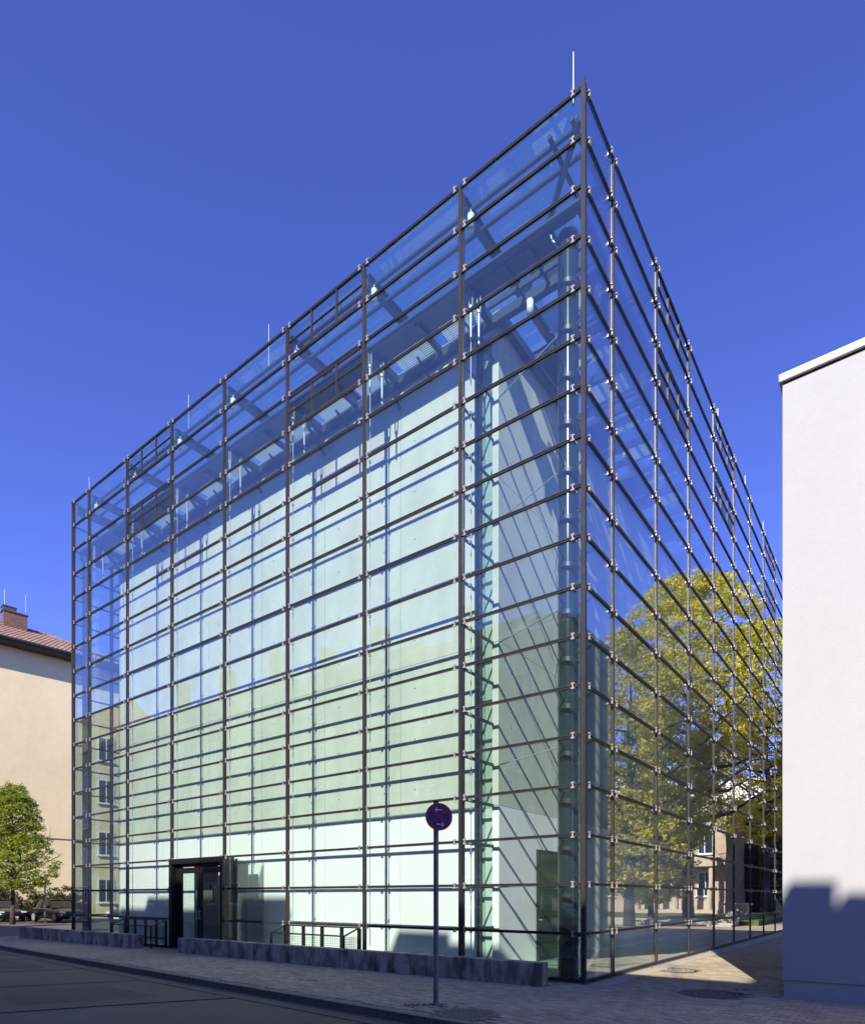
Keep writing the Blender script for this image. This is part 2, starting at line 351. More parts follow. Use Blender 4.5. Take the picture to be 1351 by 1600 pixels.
# tar seams in the carriageway
def seam(pts, w=0.05):
    b = MB()
    for (a, c) in zip(pts[:-1], pts[1:]):
        a = Vector(K(*a)); c = Vector(K(*c)); d = (c-a).normalized(); n_ = Vector((-d.y,d.x))*w/2
        b.add([(*(a-n_),ROAD_Z+.004),(*(c-n_),ROAD_Z+.004),(*(c+n_),ROAD_Z+.004),(*(a+n_),ROAD_Z+.004)], [(0,1,2,3)])
    return b
seams = seam([(-8,0.42),(60,0.42)], 0.03)
for s0, w_ in ((1.0,.05),(4.4,.09),(7.95,.06),(11.2,.06),(15.0,.07),(19.5,.06),(25,.08),(32,.08)):
    sm = seam([(s0,0.44),(s0+.7,1.9),(s0+1.4,3.6),(s0+2.9,7.5)], w_); seams.add(sm.v, sm.f)
o = build(seams, 'tar_seams', M['tar'], kind='structure')
M['patch'] = mat('asphalt_patch', (0.125,0.110,0.09), 0.9, noise=0.8, col2=(0.095,0.085,0.07), bump=(90,0.4,0.01), coords='World', extra=(60,0.62))
def road_quad(pts, dz): return [(*K(*p), ROAD_Z+dz) for p in pts]
pb_ = MB(); pb_.add(road_quad([(5.6,1.2),(7.6,1.3),(8.4,3.2),(6.3,3.1)], .0025), [(0,1,2,3)]); pb_.add(road_quad([(12.2,.9),(16.0,1.0),(16.4,1.9),(12.5,1.8)], .0025), [(0,1,2,3)])
pb_.add(road_quad([(-2.0,1.0),(0.2,1.1),(0.6,2.4),(-1.8,2.3)], .0025), [(0,1,2,3)])
build(pb_, 'asphalt_patches', M['patch'], kind='structure')

# manhole positions (world x, y, radius)
MH = [(0.375*0+0.448, 8.92, 0.33, 'brown concrete manhole cover in a ring of setts beside the sign post'),
      (4.745, 10.75, 0.40, 'dark iron manhole cover in the shaded paving left of the white building'),
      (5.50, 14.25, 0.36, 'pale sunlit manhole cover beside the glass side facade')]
# pavers in running bond, aligned with the facades
cells = []
for r in np.arange(-6.2, 7.3, 0.1):
    row = int(round(r*10))
    for l in np.arange(-11, 14.5, 0.2):
        ll = l + (0.1 if row % 2 else 0)
        R_, L_ = r+0.05, ll+0.1
        x, y, _ = F(R_, L_)
        s_ = (Vector((x,y))-K0).dot(KN)
        if s_ > -0.26: continue
        if R_ > -0.95 and 0.40 < L_ < 12.65 and R_ < 0: continue
        if R_ > 0 and L_ > -0.5: continue
        if R_ >= -0.02 and L_ > -0.5: continue
        if R_ > 0.30 and L_ < -3.2: continue
        if y > 17.5 or y < 7.0 or abs(x/y) > 0.80: continue
        if any((x-mx)**2+(y-my)**2 < (mr+0.17)**2 for mx,my,mr,_l in MH): continue
        if (x-.054)**2 + (y-9.72)**2 < .12**2: continue
        if abs(x/y) > 0.72: continue
        cells.append((x*x+y*y, x, y))
cells.sort()
pm = MB().add([(-.047,-.097,-.03),(.047,-.097,-.03),(.047,.097,-.03),(-.047,.097,-.03),
               (-.043,-.093,0),(.043,-.093,0),(.043,.093,0),(-.043,.093,0),
               (-.047,-.097,-.005),(.047,-.097,-.005),(.047,.097,-.005),(-.047,.097,-.005)],
              [(4,5,6,7),(8,9,5,4),(9,10,6,5),(10,11,7,6),(11,8,4,7),(0,1,9,8),(1,2,10,9),(2,3,11,10),(3,0,8,11)])
pmesh = pm.mesh('paver', M['paver'])
for d2, x, y in cells[:300]:
    link('paver', pmesh, pave, (x, y, random.uniform(-.002,.003)), (random.uniform(-.006,.006), random.uniform(-.006,.006), ANG+random.uniform(-.006,.006)))
rest = cells[300:]
pv = np.array(pm.v); allv = []; allf = []; tone = []
ca, sa = math.cos(ANG), math.sin(ANG)
for i, (d2, x, y) in enumerate(rest):
    q = pv.copy(); z = random.uniform(-.002,.003)
    q = np.stack([q[:,0]*ca-q[:,1]*sa + x, q[:,0]*sa+q[:,1]*ca + y, q[:,2]+z+q[:,0]*random.uniform(-.01,.01)+q[:,1]*random.uniform(-.006,.006)], axis=1)
    allv.append(q); allf += [tuple(len(pv)*i+k for k in f) for f in pm.f]; tone += [random.random()]*len(pm.f)
me = bpy.data.meshes.new('paver_field'); me.from_pydata(np.concatenate(allv).tolist(), [], allf); me.materials.append(M['paver'])
me.attributes.new('tone','FLOAT','FACE').data.foreach_set('value', np.array(tone, dtype=np.float32))
o = link('paver_field', me, pave); o['kind'] = 'stuff'

for mi_, (mx, my, mr, lab) in enumerate(MH):
    t = thing('manhole_cover', lab, 'manhole cover', (mx,my,0))
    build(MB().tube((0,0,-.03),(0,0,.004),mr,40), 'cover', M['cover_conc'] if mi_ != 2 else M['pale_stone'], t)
    ring = MB(); n = 40
    for i in range(n):
        a0, a1 = 2*math.pi*i/n, 2*math.pi*(i+1)/n
        r0, r1 = mr+.004, mr+.045
        ring.prism([(r0*math.cos(a0),r0*math.sin(a0)),(r1*math.cos(a0),r1*math.sin(a0)),(r1*math.cos(a1),r1*math.sin(a1)),(r0*math.cos(a1),r0*math.sin(a1))], -.03, .002)
    build(ring, 'rim', M['iron'], t)
    kb = MB()
    for i in range(3):
        for j in range(8*(i+1)):
            a = 2*math.pi*j/(8*(i+1)); rr = mr*(i+1)*.28
            kb.box(rr*math.cos(a)-.018, rr*math.cos(a)+.018, rr*math.sin(a)-.018, rr*math.sin(a)+.018, .003, .007)
    build(kb, 'tread_studs', M['iron'], t, kind='stuff')
    n = 26
    for i in range(n):
        a = 2*math.pi*(i+.5)/n; sr = mr+.11; w = 2*math.pi*sr/n/2-.006
        o = link('sett', bpy.data.meshes.get('sett%d'%mi_) or MB().box(-.05,.05,-w,w,-.03,.001).mesh('sett%d'%mi_, M['granite']), t, (sr*math.cos(a), sr*math.sin(a), random.uniform(-.003,.003)), a)

# pale stone border along the side facade
border = link('stone_border', None); border['kind'] = 'structure'; border.location = F(0,0); border.rotation_euler = (0,0,ANG)
bs = MB().box(0.004,0.746,-0.22,0.22,-.05,0.004).mesh('border_stone', M['pale_stone'])
for i in range(36): link('border_stone', bs, border, (0.0+i*.75, -.27, random.uniform(0,.004)))

# ================================================================ GLASS BUILDING
H = 17.05; ROW = H/18
zk = [H - ROW*k for k in range(19)]
LB = [0, 2.83, 5.66, 8.49, 11.32, 14.15, 16.98, 19.81, 21.1]
RB = [0, 1.45, 4.28, 7.11, 9.94, 12.77, 15.6, 18.43, 21.26, 24.09, 26.92]
LE, RE = LB[-1], RB[-1]
G = thing('glass_building', 'tall cube of clear glass panes with steel rails and clips around a concrete box', 'building', F(0,0), ANG)
def gbuild(mb, name, m, kind=None, smooth=False, parent=None):
    o = build(mb, name, M[m] if isinstance(m, str) else m, parent or G, kind=kind)
    if smooth: smooth_angle(o)
    return o
# panes
pane_cache = {}
def pane_mesh(axis, w, h, m):
    key = (axis, round(w,3), round(h,3), m)
    if key not in pane_cache:
        b = MB()
        if axis == 'L': b.box(0,.018,-w/2,w/2,-h/2,h/2)
        else: b.box(-w/2,w/2,0,.018,-h/2,h/2)
        pane_cache[key] = b.mesh('glass_pane', M[m])
    return pane_cache[key]
VF = {(2,0),(2,2),(5,0),(5,2)}                 # opening vents, street side (bay,row)
VS = {(2+0,0),(2,2),(4,0),(4,2),(7,0),(7,2)}   # side
panes = []
for b in range(8):
    for r in range(18):
        if b == 4 and r >= 15: continue
        l0, l1 = LB[b]+.008, LB[b+1]-.008; zc = (zk[r]+zk[r+1])/2
        c = F(0,(l0+l1)/2); panes.append((math.hypot(c[0],c[1]), 'L', l1-l0, (0.0,(l0+l1)/2,zc), 'glass_vent' if (b,r) in VF else 'glass'))
for b in range(10):
    for r in range(18):
        l0, l1 = RB[b]+.008, RB[b+1]-.008; zc = (zk[r]+zk[r+1])/2
        c = F((l0+l1)/2,0); panes.append((math.hypot(c[0],c[1]), 'R', l1-l0, ((l0+l1)/2,0.0,zc), 'glass_vent' if (b,r) in VS else 'glass'))
panes.sort(key=lambda t: t[0])
ph = ROW-.012
for d, ax, w, loc, m in panes[:300]:
    tl = (0, random.gauss(0,.0012), random.gauss(0,.0010)) if ax == 'L' else (random.gauss(0,.0012), 0, random.gauss(0,.0010))
    link('glass_pane', pane_mesh(ax, w, ph, m), G, loc, tl)
rest = MB()
for d, ax, w, loc, m in panes[300:]:
    if ax == 'L': rest.box(loc[0],loc[0]+.018,loc[1]-w/2,loc[1]+w/2,loc[2]-ph/2,loc[2]+ph/2)
    else: rest.box(loc[0]-w/2,loc[0]+w/2,loc[1],loc[1]+.018,loc[2]-ph/2,loc[2]+ph/2)
for r in range(18):                            # rear faces, seen only through the glass
    z0, z1 = zk[r+1]+.006, zk[r]-.006
    for b in range(10): rest.box(RB[b]+.008,RB[b+1]-.008,LE-.018,LE,z0,z1)
    for b in range(8): rest.box(RE-.018,RE,LB[b]+.008,LB[b+1]-.008,z0,z1)
gbuild(rest, 'far_glass_panes', 'glass', 'stuff')

# rails
def rail_L(z, l0, l1, R0=0.0, s=-1):
    b = MB()
    for dz in (-.030, .008): b.box(R0+s*.030, R0+s*.004, l0, l1, z+dz, z+dz+.022)
    b.box(R0+s*.018, R0+s*.006, l0, l1, z-.008, z+.008)
    b.box(R0-s*.02, R0-s*.032, l0, l1, z-.018, z+.018)
    return b
def rail_R(z, r0, r1, L0=0.0, s=-1):
    b = MB()
    for dz in (-.026, .006): b.box(r0, r1, min(L0+s*.030,L0+s*.004), max(L0+s*.030,L0+s*.004), z+dz, z+dz+.022)
    b.box(r0, r1, min(L0+s*.018,L0+s*.006), max(L0+s*.018,L0+s*.006), z-.008, z+.008)
    b.box(r0, r1, min(L0-s*.02,L0-s*.032), max(L0-s*.02,L0-s*.032), z-.018, z+.018)
    return b
for k in range(19):
    z = zk[k] - (0.045 if k == 0 else 0) + (0.05 if k == 18 else 0)
    segs = [(0.02, LE)] if k not in (16,17,18) else [(0.02, 11.32), (14.15, LE)]
    for l0, l1 in segs: gbuild(rail_L(z, l0, l1), 'rail', 'frame')
    gbuild(rail_R(z, 0.02, RE), 'rail', 'frame')
    gbuild(rail_R(z, 0.07, RE-.05, LE, 1), 'rail', 'frame')
# mullions with inner fins
for i, l in enumerate(LB):
    if i == 0: continue
    b = MB()
    for dy in (-.031, .008): b.box(-.040,-.002, l+dy, l+dy+.023, 0, H)
    b.box(-.026,-.003, l-.008, l+.008, 0, H)
    dep = .14 if i == 1 else .06
    b.box(.024, dep, l-.020, l+.020, 0, H-.1)
    gbuild(b, 'mullion', 'frame')
    if i < 8:
        rb = MB().tube((.17 if i > 1 else .36, l-.03, .45), (.17 if i > 1 else .36, l-.03, 14.2), .011, 6)
        for k in range(5, 18): rb.box((.13 if i > 1 else .30), (.19 if i > 1 else .38), l-.05, l-.01, zk[k]-.03, zk[k]+.03)
        gbuild(rb, 'tension_rod', 'rod', smooth=True)
for i, r in enumerate(RB):
    if i == 0: continue
    b = MB()
    for dx in (-.031, .008): b.box(r+dx, r+dx+.023, -.030, -.002, 0, H)
    b.box(r-.008, r+.008, -.020, -.003, 0, H)
    b.box(r-.014, r+.014, .024, .055, 0, H-.1)
    gbuild(b, 'mullion', 'frame')
    gbuild(MB().box(r-.03, r+.03, LE-.14, LE+.05, 0, H-.1), 'mullion', 'frame')
# corner posts
b = MB().box(-.036,.046,-.036,-.010,0,H+.03).box(-.036,-.010,-.010,.046,0,H+.03).box(-.046,-.022,-.046,-.022,0,H+.03).box(-.03,.0,-.03,.0,H+.03,H+.10)
gbuild(b, 'corner_post', 'frame')
gbuild(MB().box(-.055,.02,LE-.02,LE+.055,0,H), 'corner_post', 'frame')

# clips
cm = {}
for ax in 'LR':
    b = MB()
    for (a0,a1,z0,z1) in ((-.037,.037,.034,.060),(-.037,.037,-.060,-.034),(-.014,.014,-.034,.034)):
        if ax == 'L': b.box(-.055,-.028,a0,a1,z0,z1)
        else: b.box(a0,a1,-.055,-.028,z0,z1)
    if ax == 'L': b.tube((-.062,0,.053),(-.055,0,.053),.012,8).tube((-.062,0,-.053),(-.055,0,-.053),.012,8)
    else: b.tube((0,-.062,.053),(0,-.055,.053),.012,8).tube((0,-.062,-.053),(0,-.055,-.053),.012,8)
    cm[ax] = b
clips = []
for k in range(18):
    z = zk[k] - (0.045 if k == 0 else 0)
    for i, l in enumerate(LB):
        for s in (-1,1):
            p = l + s*(.13 if i else .21)
            if p < 0 or p > LE: continue
            if k >= 16 and 11.3 < p < 14.2: continue
            c = F(0,p,z); clips.append((math.dist(c,(0,0,EYE)), 'L', (0,p,z)))
    for i, r in enumerate(RB):
        for s in (-1,1):
            p = r + s*(.13 if i else .17)
            if p < 0 or p > RE: continue
            c = F(p,0,z); clips.append((math.dist(c,(0,0,EYE)), 'R', (p,0,z)))
clips.sort(key=lambda t: t[0])
cmesh = {ax: cm[ax].mesh('clip', M['clip']) for ax in 'LR'}
for d, ax, loc in clips[:300]: link('clip', cmesh[ax], G, loc)
b = MB()
for d, ax, loc in clips[300:]: b.add([(v[0]+loc[0],v[1]+loc[1],v[2]+loc[2]) for v in cm[ax].v], cm[ax].f)
gbuild(b, 'far_clips', 'clip', 'stuff')

# vent sashes
def vent(ax, a0, a1, z0, z1):
    b = MB(); n = 3
    def bx(p0,p1,q0,q1):
        if ax == 'L': b.box(-.02,.03,p0,p1,q0,q1)
        else: b.box(p0,p1,-.02,.03,q0,q1)
    z0 += .045; z1 -= .045; a0 += .04; a1 -= .04
    bx(a0,a1,z0,z0+.035); bx(a0,a1,z1-.035,z1); zm = z0+(z1-z0)*.52
    for i in range(n+1):
        p = a0+(a1-a0)*i/n; p0, p1 = max(a0,p-.022), min(a1,p+.022)
        bx(p0,p1,z0+.035,zm-.012); bx(p0,p1,zm+.012,z1-.035)
    bx(a0,a1,zm-.012,zm+.012)
    return b
for (bb,r) in sorted(VF): gbuild(vent('L', LB[bb], LB[bb+1], zk[r+1], zk[r]), 'vent_sash', 'frame')
for (bb,r) in sorted(VS): gbuild(vent('R', RB[bb], RB[bb+1], zk[r+1], zk[r]), 'vent_sash', 'frame')

# concrete box: panels on a core
BT = 15.24; BZ = zk[14]
FR, SL, LEND, REND = 1.37, 2.70, 20.30, 25.45
core = MB().box(FR+.1, REND, 3.32, LEND-.1, 0, BT-.02).box(2.2, REND, SL+.1, 3.32, 0, BT-.02)
gbuild(core, 'core_wall', 'joint')
zs = [BZ + (BT-BZ)*i/3 for i in range(4)]
hb = MB()
def holes_L(l0,l1,z0,z1):
    for fl in (.2,.8):
        for fz in (.16,.5,.84):
            l = l0+(l1-l0)*fl; z = z0+(z1-z0)*fz
            hb.tube((FR-.002,l,z),(FR+.01,l,z),.022,8)
def holes_R(r0,r1,z0,z1):
    for fl in (.2,.8):
        for fz in (.16,.5,.84):
            r = r0+(r1-r0)*fl; z = z0+(z1-z0)*fz
            hb.tube((r,SL-.002,z),(r,SL+.01,z),.022,8)
g = .006
ls = [3.32, 5.66, 8.49, 11.32, 14.15, 16.98, LEND]
for i in range(len(ls)-1):
    for j in range(3):
        gbuild(MB().box(FR, FR+.1, ls[i]+g, ls[i+1]-g, zs[j]+g, zs[j+1]-g), 'concrete_panel', 'concrete')
        holes_L(ls[i], ls[i+1], zs[j], zs[j+1])
    gbuild(MB().box(FR-.012, FR+.1, ls[i]+g, ls[i+1]-g, 0, BZ-.012), 'base_panel', 'white_panel')
rs = [FR, 4.28, 7.11, 9.94, 12.77, 15.6, 18.43, 21.26, REND]
for i in range(len(rs)-1):
    for j in range(3):
        gbuild(MB().box(rs[i]+(g if i else 0), rs[i+1]-g, SL, SL+.1, zs[j]+g, zs[j+1]-g), 'concrete_panel', 'concrete')
        holes_R(rs[i], rs[i+1], zs[j], zs[j+1])
    gbuild(MB().box(rs[i]+(g if i else 0), rs[i+1]-g, SL-.012, SL+.1, 0, BZ-.012), 'base_panel', 'white_panel')
gbuild(hb, 'tie_holes', 'hole', 'stuff')
gbuild(MB().box(FR, 2.2, SL+.1, SL+.17, BZ, BT), 'wall_end', 'concrete')
gbuild(MB().box(FR-.004, 2.2, SL+.1, SL+.17, 0, BZ-.012), 'wall_end', 'white_panel')
for j in range(3):
    gbuild(MB().box(FR+.1, REND, LEND-.1, LEND, zs[j]+g, zs[j+1]-g), 'concrete_panel', 'concrete')
gbuild(MB().box(FR+.1, REND, LEND-.1, LEND, 0, BZ-.012), 'base_panel', 'white_panel')
gbuild(MB().box(FR, REND, SL, LEND, BT-.02, BT+.06), 'box_roof', 'concrete')
# slot beside the wall end: glazed, tall and narrow
gbuild(MB().box(1.66, 2.19, SL+.175, 3.315, BZ, BT-.03), 'slot_back', 'concrete')
gbuild(MB().box(1.66, 2.19, SL+.175, 3.315, 0, BZ-.01), 'slot_back', 'white_panel')
gbuild(MB().box(1.50, 1.515, SL+.18, 3.31, .05, BT-.1), 'slot_glass', 'glass')
gbuild(MB().box(1.40,1.43,3.27,3.31,0,BT-.1), 'slot_post', 'dark_steel')

# inner door in the side wall, standing ajar
dl = link('inner_door', None, G, (4.55, SL-.03, .02), 0)
d = MB().box(-1.38,0,-.05,0,0,2.84)
build(MB().box(-1.30,-.08,-.056,-.001,.09,2.76), 'door_glass', mat('door_mirror', (0.035,0.06,0.035), 0.04, spec=1.0), dl)
build(MB().box(-1.38,-1.30,-.06,0,0,2.84).box(-.08,0,-.06,0,0,2.84).box(-1.30,-.08,-.06,0,0,.09).box(-1.30,-.08,-.06,0,2.76,2.84), 'door_frame', M['dark_steel'], dl)
build(MB().tube((-1.34,-.10,1.05),(-1.22,-.10,1.05),.011,8).tube((-1.34,-.06,1.05),(-1.34,-.10,1.05),.011,8), 'door_handle', M['rod'], dl)

# floor
gbuild(MB().box(.03, RE-.03, .03, LE-.03, -.09, .015), 'hall_floor', 'floor')
gbuild(MB().box(-.09,.03,-.09,LE+.06,-.09,.012).box(.03,RE,-.09,.03,-.09,.012), 'sill', 'granite')

# struts at the second mullion, ties to the corner column
for k in range(2, 18):
    z = zk[k]
    gbuild(MB().box(.14, FR+.01, 2.815, 2.845, z-.045, z-.030).box(.14, FR+.01, 2.826, 2.834, z-.030, z+.03), 'strut', 'dark_steel')
for k in range(4, 18, 3):
    z = zk[k]
    gbuild(MB().tube((FR, SL, z-.02), (.62,.62,z+.01), .014, 6), 'tie_rod', 'rod', smooth=True)
    gbuild(MB().tube((.62,.62,z+.01),(4.28,2.69,z-.02), .012, 6), 'tie_rod', 'rod', smooth=True)
# struts on the far left side
for k in range(1, 18):
    gbuild(MB().bar((1.45,LE-.14,zk[k]-.02),(1.45,LEND+.0,zk[k]-.02),.04,.06), 'strut', 'dark_steel')

# corner columns
def column(R, L, r, name):
    c = link(name, None, G, (R, L, 0))
    o = build(MB().tube((0,0,0),(0,0,15.05), r, 48), 'shaft', M['column'], c); smooth_angle(o)
    for k in range(3,18):
        o = build(MB().tube((0,0,zk[k]-.26),(0,0,zk[k]-.17), r+.006, 32), 'collar', M['dark_steel'], c); smooth_angle(o)
        build(MB().bar((0,0,zk[k]-.12),(-.5 if R>.5 else -.25,-.02,zk[k]-.01),.02,.05).bar((0,0,zk[k]-.12),(0,-.5 if L<5 else .2,zk[k]-.01),.02,.05), 'bracket', M['dark_steel'], c)
    build(MB().box(-.28,.28,-.28,.28,0.0,.05), 'base_plate', M['dark_steel'], c)
column(.60, .60, .205, 'corner_column')
column(.36, LE-.32, .165, 'corner_column')

# roof: beams, tubes, glass
ROOFZ = 16.62
for i, l in enumerate(LB):
    if i == 0: continue
    ll = min(l, LE-.1)
    b = MB().box(.12, RE-.12, ll-.07, ll+.07, ROOFZ+.24, ROOFZ+.27).box(.12, RE-.12, ll-.07, ll+.07, ROOFZ, ROOFZ+.03).box(.12, RE-.12, ll-.012, ll+.012, ROOFZ+.03, ROOFZ+.24)
    gbuild(b, 'roof_beam', 'blue_steel')
for i, r in enumerate(RB):
    if i == 0: continue
    rr = min(r, RE-.1)
    b = MB().box(rr-.06, rr+.06, .12, LE-.12, ROOFZ-.20, ROOFZ-.17).box(rr-.06, rr+.06, .12, LE-.12, ROOFZ-.04, ROOFZ-.01).box(rr-.01, rr+.01, .12, LE-.12, ROOFZ-.17, ROOFZ-.04)
    gbuild(b, 'roof_purlin', 'blue_steel')
for off in (.30, .78):
    gbuild(MB().tube((off,.1,ROOFZ+.1),(off,LE-.1,ROOFZ+.1),.05,8), 'roof_tube', 'blue_steel', smooth=True)
    gbuild(MB().tube((.1,off,ROOFZ+.1),(RE-.1,off,ROOFZ+.1),.05,8), 'roof_tube', 'blue_steel', smooth=True)
gbuild(MB().bar((.12,.12,ROOFZ+.02),(2.75,2.75,ROOFZ+.02),.09,.14), 'roof_brace', 'blue_steel')
for i in range(2, 9, 2):
    gbuild(MB().bar((RB[i],.12,ROOFZ-.1),(RB[i]+2.8,2.75,ROOFZ-.1),.07,.1), 'roof_brace', 'blue_steel')
for i in range(8):
    for j in range(10):
        gbuild(MB().box(RB[j]+.01, RB[j+1]-.01, LB[i]+.01, LB[i+1]-.01, H-.10, H-.085), 'roof_pane', 'glass_roof')

# maintenance deck at the head of the concrete box
DZ = zk[2] - .06
deckm = M['blue_steel']
gbuild(MB().box(.14,.26,.14,LE-.14,DZ-.08,DZ+.05).box(.26,RE-.14,.14,.26,DZ-.08,DZ+.05), 'edge_beam', deckm)
gbuild(MB().box(FR-.16,FR-.02,.5,LE-.14,DZ-.2,DZ+.02).box(FR-.02,RE-.2,SL-.18,SL-.04,DZ-.2,DZ+.02), 'edge_beam', deckm)
def grating(w, l, along):
    b = MB(); s = .055; n = int(w/s)
    for i in range(n): b.box(i*s, i*s+.010, 0, l, 0, .03)
    m = int(l/.28)
    for i in range(m+1): b.box(0, n*s, i*.28, i*.28+.012, -.004, 0)
    return b.mesh('grating', M['rod'])
gm = grating(.44, 1.02, 0)
gmr = grating(.80, 1.02, 0)
for i in range(8):
    l0, l1 = LB[i], LB[i+1]
    if i == 0: l0 = .9
    gbuild(MB().box(.26,.72,l0+.02,l1-.02,DZ-.01,DZ+.01), 'deck_plate', deckm)
    gbuild(MB().box(.26,FR-.16,l1-.07,l1+.07,DZ-.18,DZ-.012), 'deck_beam', deckm)
    if l1-l0 > 2:
        m_ = (l0+l1)/2
        gbuild(MB().box(.26,FR-.16,m_-.05,m_+.05,DZ-.14,DZ-.012), 'deck_beam', deckm)
        for a0 in (l0+.12, m_+.12): link('grating', gm, G, (.74, a0, DZ-.02))
        # sloping bracket to the wall head
        gbuild(MB().bar((FR,l1,DZ-.75),(.55,l1,DZ-.15),.05,.07), 'deck_bracket', deckm)
        gbuild(MB().bar((FR,m_+.4,DZ-.5),(.9,m_+.5,DZ-.15),.035,.05), 'deck_bracket', 'dark_steel')
for j in range(9):
    r0, r1 = max(RB[j], 1.6), RB[j+1]
    if r1-r0 < .3: continue
    gbuild(MB().box(r0+.02,r1-.02,.26,.74,DZ-.01,DZ+.01), 'deck_plate', deckm)
    gbuild(MB().box(r1-.07,r1+.07,.26,SL-.18,DZ-.18,DZ-.012), 'deck_beam', deckm)
    if r1-r0 > 2:
        m_ = (r0+r1)/2
        gbuild(MB().box(m_-.05,m_+.05,.26,SL-.18,DZ-.14,DZ-.012), 'deck_beam', deckm)
        for a0 in (r0+.15, m_+.15): link('grating', gmr, G, (a0, .9, DZ-.02))
        gbuild(MB().box(m_+.1, r1-.1, 1.95, SL-.2, DZ-.01, DZ+.01), 'deck_plate', deckm)
gbuild(MB().box(.26,RE-.2,1.90,1.94,DZ-.1,DZ+.0).box(.26,RE-.2,.80,.84,DZ-.1,DZ), 'deck_rail', deckm)
gbuild(MB().box(.26,.30,.3,SL,DZ-.1,DZ).box(.26,1.2,1.3,1.36,DZ-.12,DZ).box(.9,.96,.3,SL,DZ-.12,DZ), 'deck_rail', deckm)
# lamps near the roof and fork heads of the tension rods
sl = MB().tube((0,0,-.30),(0,0,0),.075,14).tube((0,0,0),(0,0,.12),.012,6)
slm = sl.mesh('spotlight', M['lamp_white'], True)
for i in range(1, 8): link('spotlight', slm, G, (.22, LB[i]-.12, 16.52))
for i in range(1, 9): link('spotlight', slm, G, (RB[i]+.1, .35, 14.6)); link('spotlight', slm, G, (RB[i]-.6, 1.6, 14.5))
fk = MB().tube((0,0,-.95),(0,0,-.28),.022,8,.03).tube((0,0,-.28),(0,0,-.22),.05,8).box(-.015,.015,-.055,-.03,-.22,.1).box(-.015,.015,.03,.055,-.22,.1)
fkm = fk.mesh('rod_fork', M['rod'])
for i in range(1, 8):
    link('rod_fork', fkm, G, (.17 if i > 1 else .36, LB[i]-.03, 14.9)); link('rod_fork', fkm, G, (.42, LB[i]-.2, 14.75))
dl = link('dish_lamp', None, G, (1.35, 1.35, 15.6))
o = build(MB().tube((0,0,-.02),(0,0,.03),.42,28).tube((0,0,.03),(0,0,.10),.36,28,.12), 'dish', M['lamp_white'], dl, smooth=False)
build(MB().tube((0,0,.10),(0,0,.34),.085,12).tube((0,0,.34),(0,0,1.0),.018,6), 'stem', M['lamp_white'], dl)
# lightning rods
def lrod(px, ytop, ybot, R, L):
    x, y, _ = F(R, L)
    z0 = H-.1; z1 = EYE + (1402-ytop)/990*y
    gbuild(MB().tube((R,L,z0),(R,L,z1),.017,6,.010), 'lightning_rod', 'rod')
lrod(897, 81, 140, .10, .26)
lrod(413, 507, 545, .5, 9.9); lrod(280, 617, 650, .5, 14.0); lrod(125, 745, 780, .5, 20.9)
lrod(1038, 433, 450, 4.8, .1); lrod(1128, 638, 660, 10.9, .1); lrod(1170, 743, 765, 15.2, .1); lrod(1197, 815, 835, 18.9, .1)

# entrance
E = link('entrance_door', None, G, (0, 0, 0))
l0, l1 = 11.32, 14.15; dh = 2.80
build(MB().box(-.10,.32,l0-.03,l0+.10,0,dh+.06).box(-.10,.32,l1-.14,l1+.02,0,dh+.06).box(-.10,.32,l0+.10,l1-.14,dh-.10,dh+.06), 'portal_frame', M['black'], E)
lm_ = (l0+l1)/2
for a0, a1, hs in ((l0+.20, lm_-.02, 1), (lm_+.02, l1-.24, -1)):
    leaf = MB().box(.08,.14,a0,a0+.10,.02,dh-.22).box(.08,.14,a1-.10,a1,.02,dh-.22).box(.08,.14,a0+.10,a1-.10,.02,.16).box(.08,.14,a0+.10,a1-.10,dh-.40,dh-.22)
    lf = build(leaf, 'door_leaf', M['black'], E)
    build(MB().box(.10,.115,a0+.10,a1-.10,.16,dh-.40), 'door_pane', M['glass'], lf)
    hy = a1-.05 if hs == 1 else a0+.05
    build(MB().tube((.03,hy,.95),(.03,hy,1.25),.013,8).tube((.03,hy,1.0),(.08,hy,1.0),.01,6).tube((.03,hy,1.2),(.08,hy,1.2),.01,6), 'door_pull', M['rod'], lf)
build(MB().box(.07,.15,l0+.10,l0+.18,0,dh-.10).box(.07,.15,l1-.22,l1-.14,0,dh-.10).box(.07,.15,l0+.18,l1-.22,dh-.20,dh-.10), 'door_lining', M['black'], E)
build(MB().box(.80,.84,l0-.02,lm_-.35,.02,2.7).box(.80,.84,lm_+.1,l1,.02,2.7).box(.34,.84,l0-.02,l1,2.7,2.76), 'doorway_dark_panel', mat('doorway_dark', (0.10,0.10,0.09), 0.4), E)  # dark panels and lid added behind the doors so the doorway reads dark
build(MB().box(.34,1.32,l1+.02,l1+.06,.02,2.75).box(.34,1.32,l0-.12,l0-.06,.02,2.75), 'lobby_screen', M['glass'], E)
build(MB().box(.32,.38,l0-.12,l0-.06,0,dh).box(.32,.38,l1+.0,l1+.06,0,dh), 'lobby_post', M['black'], E)

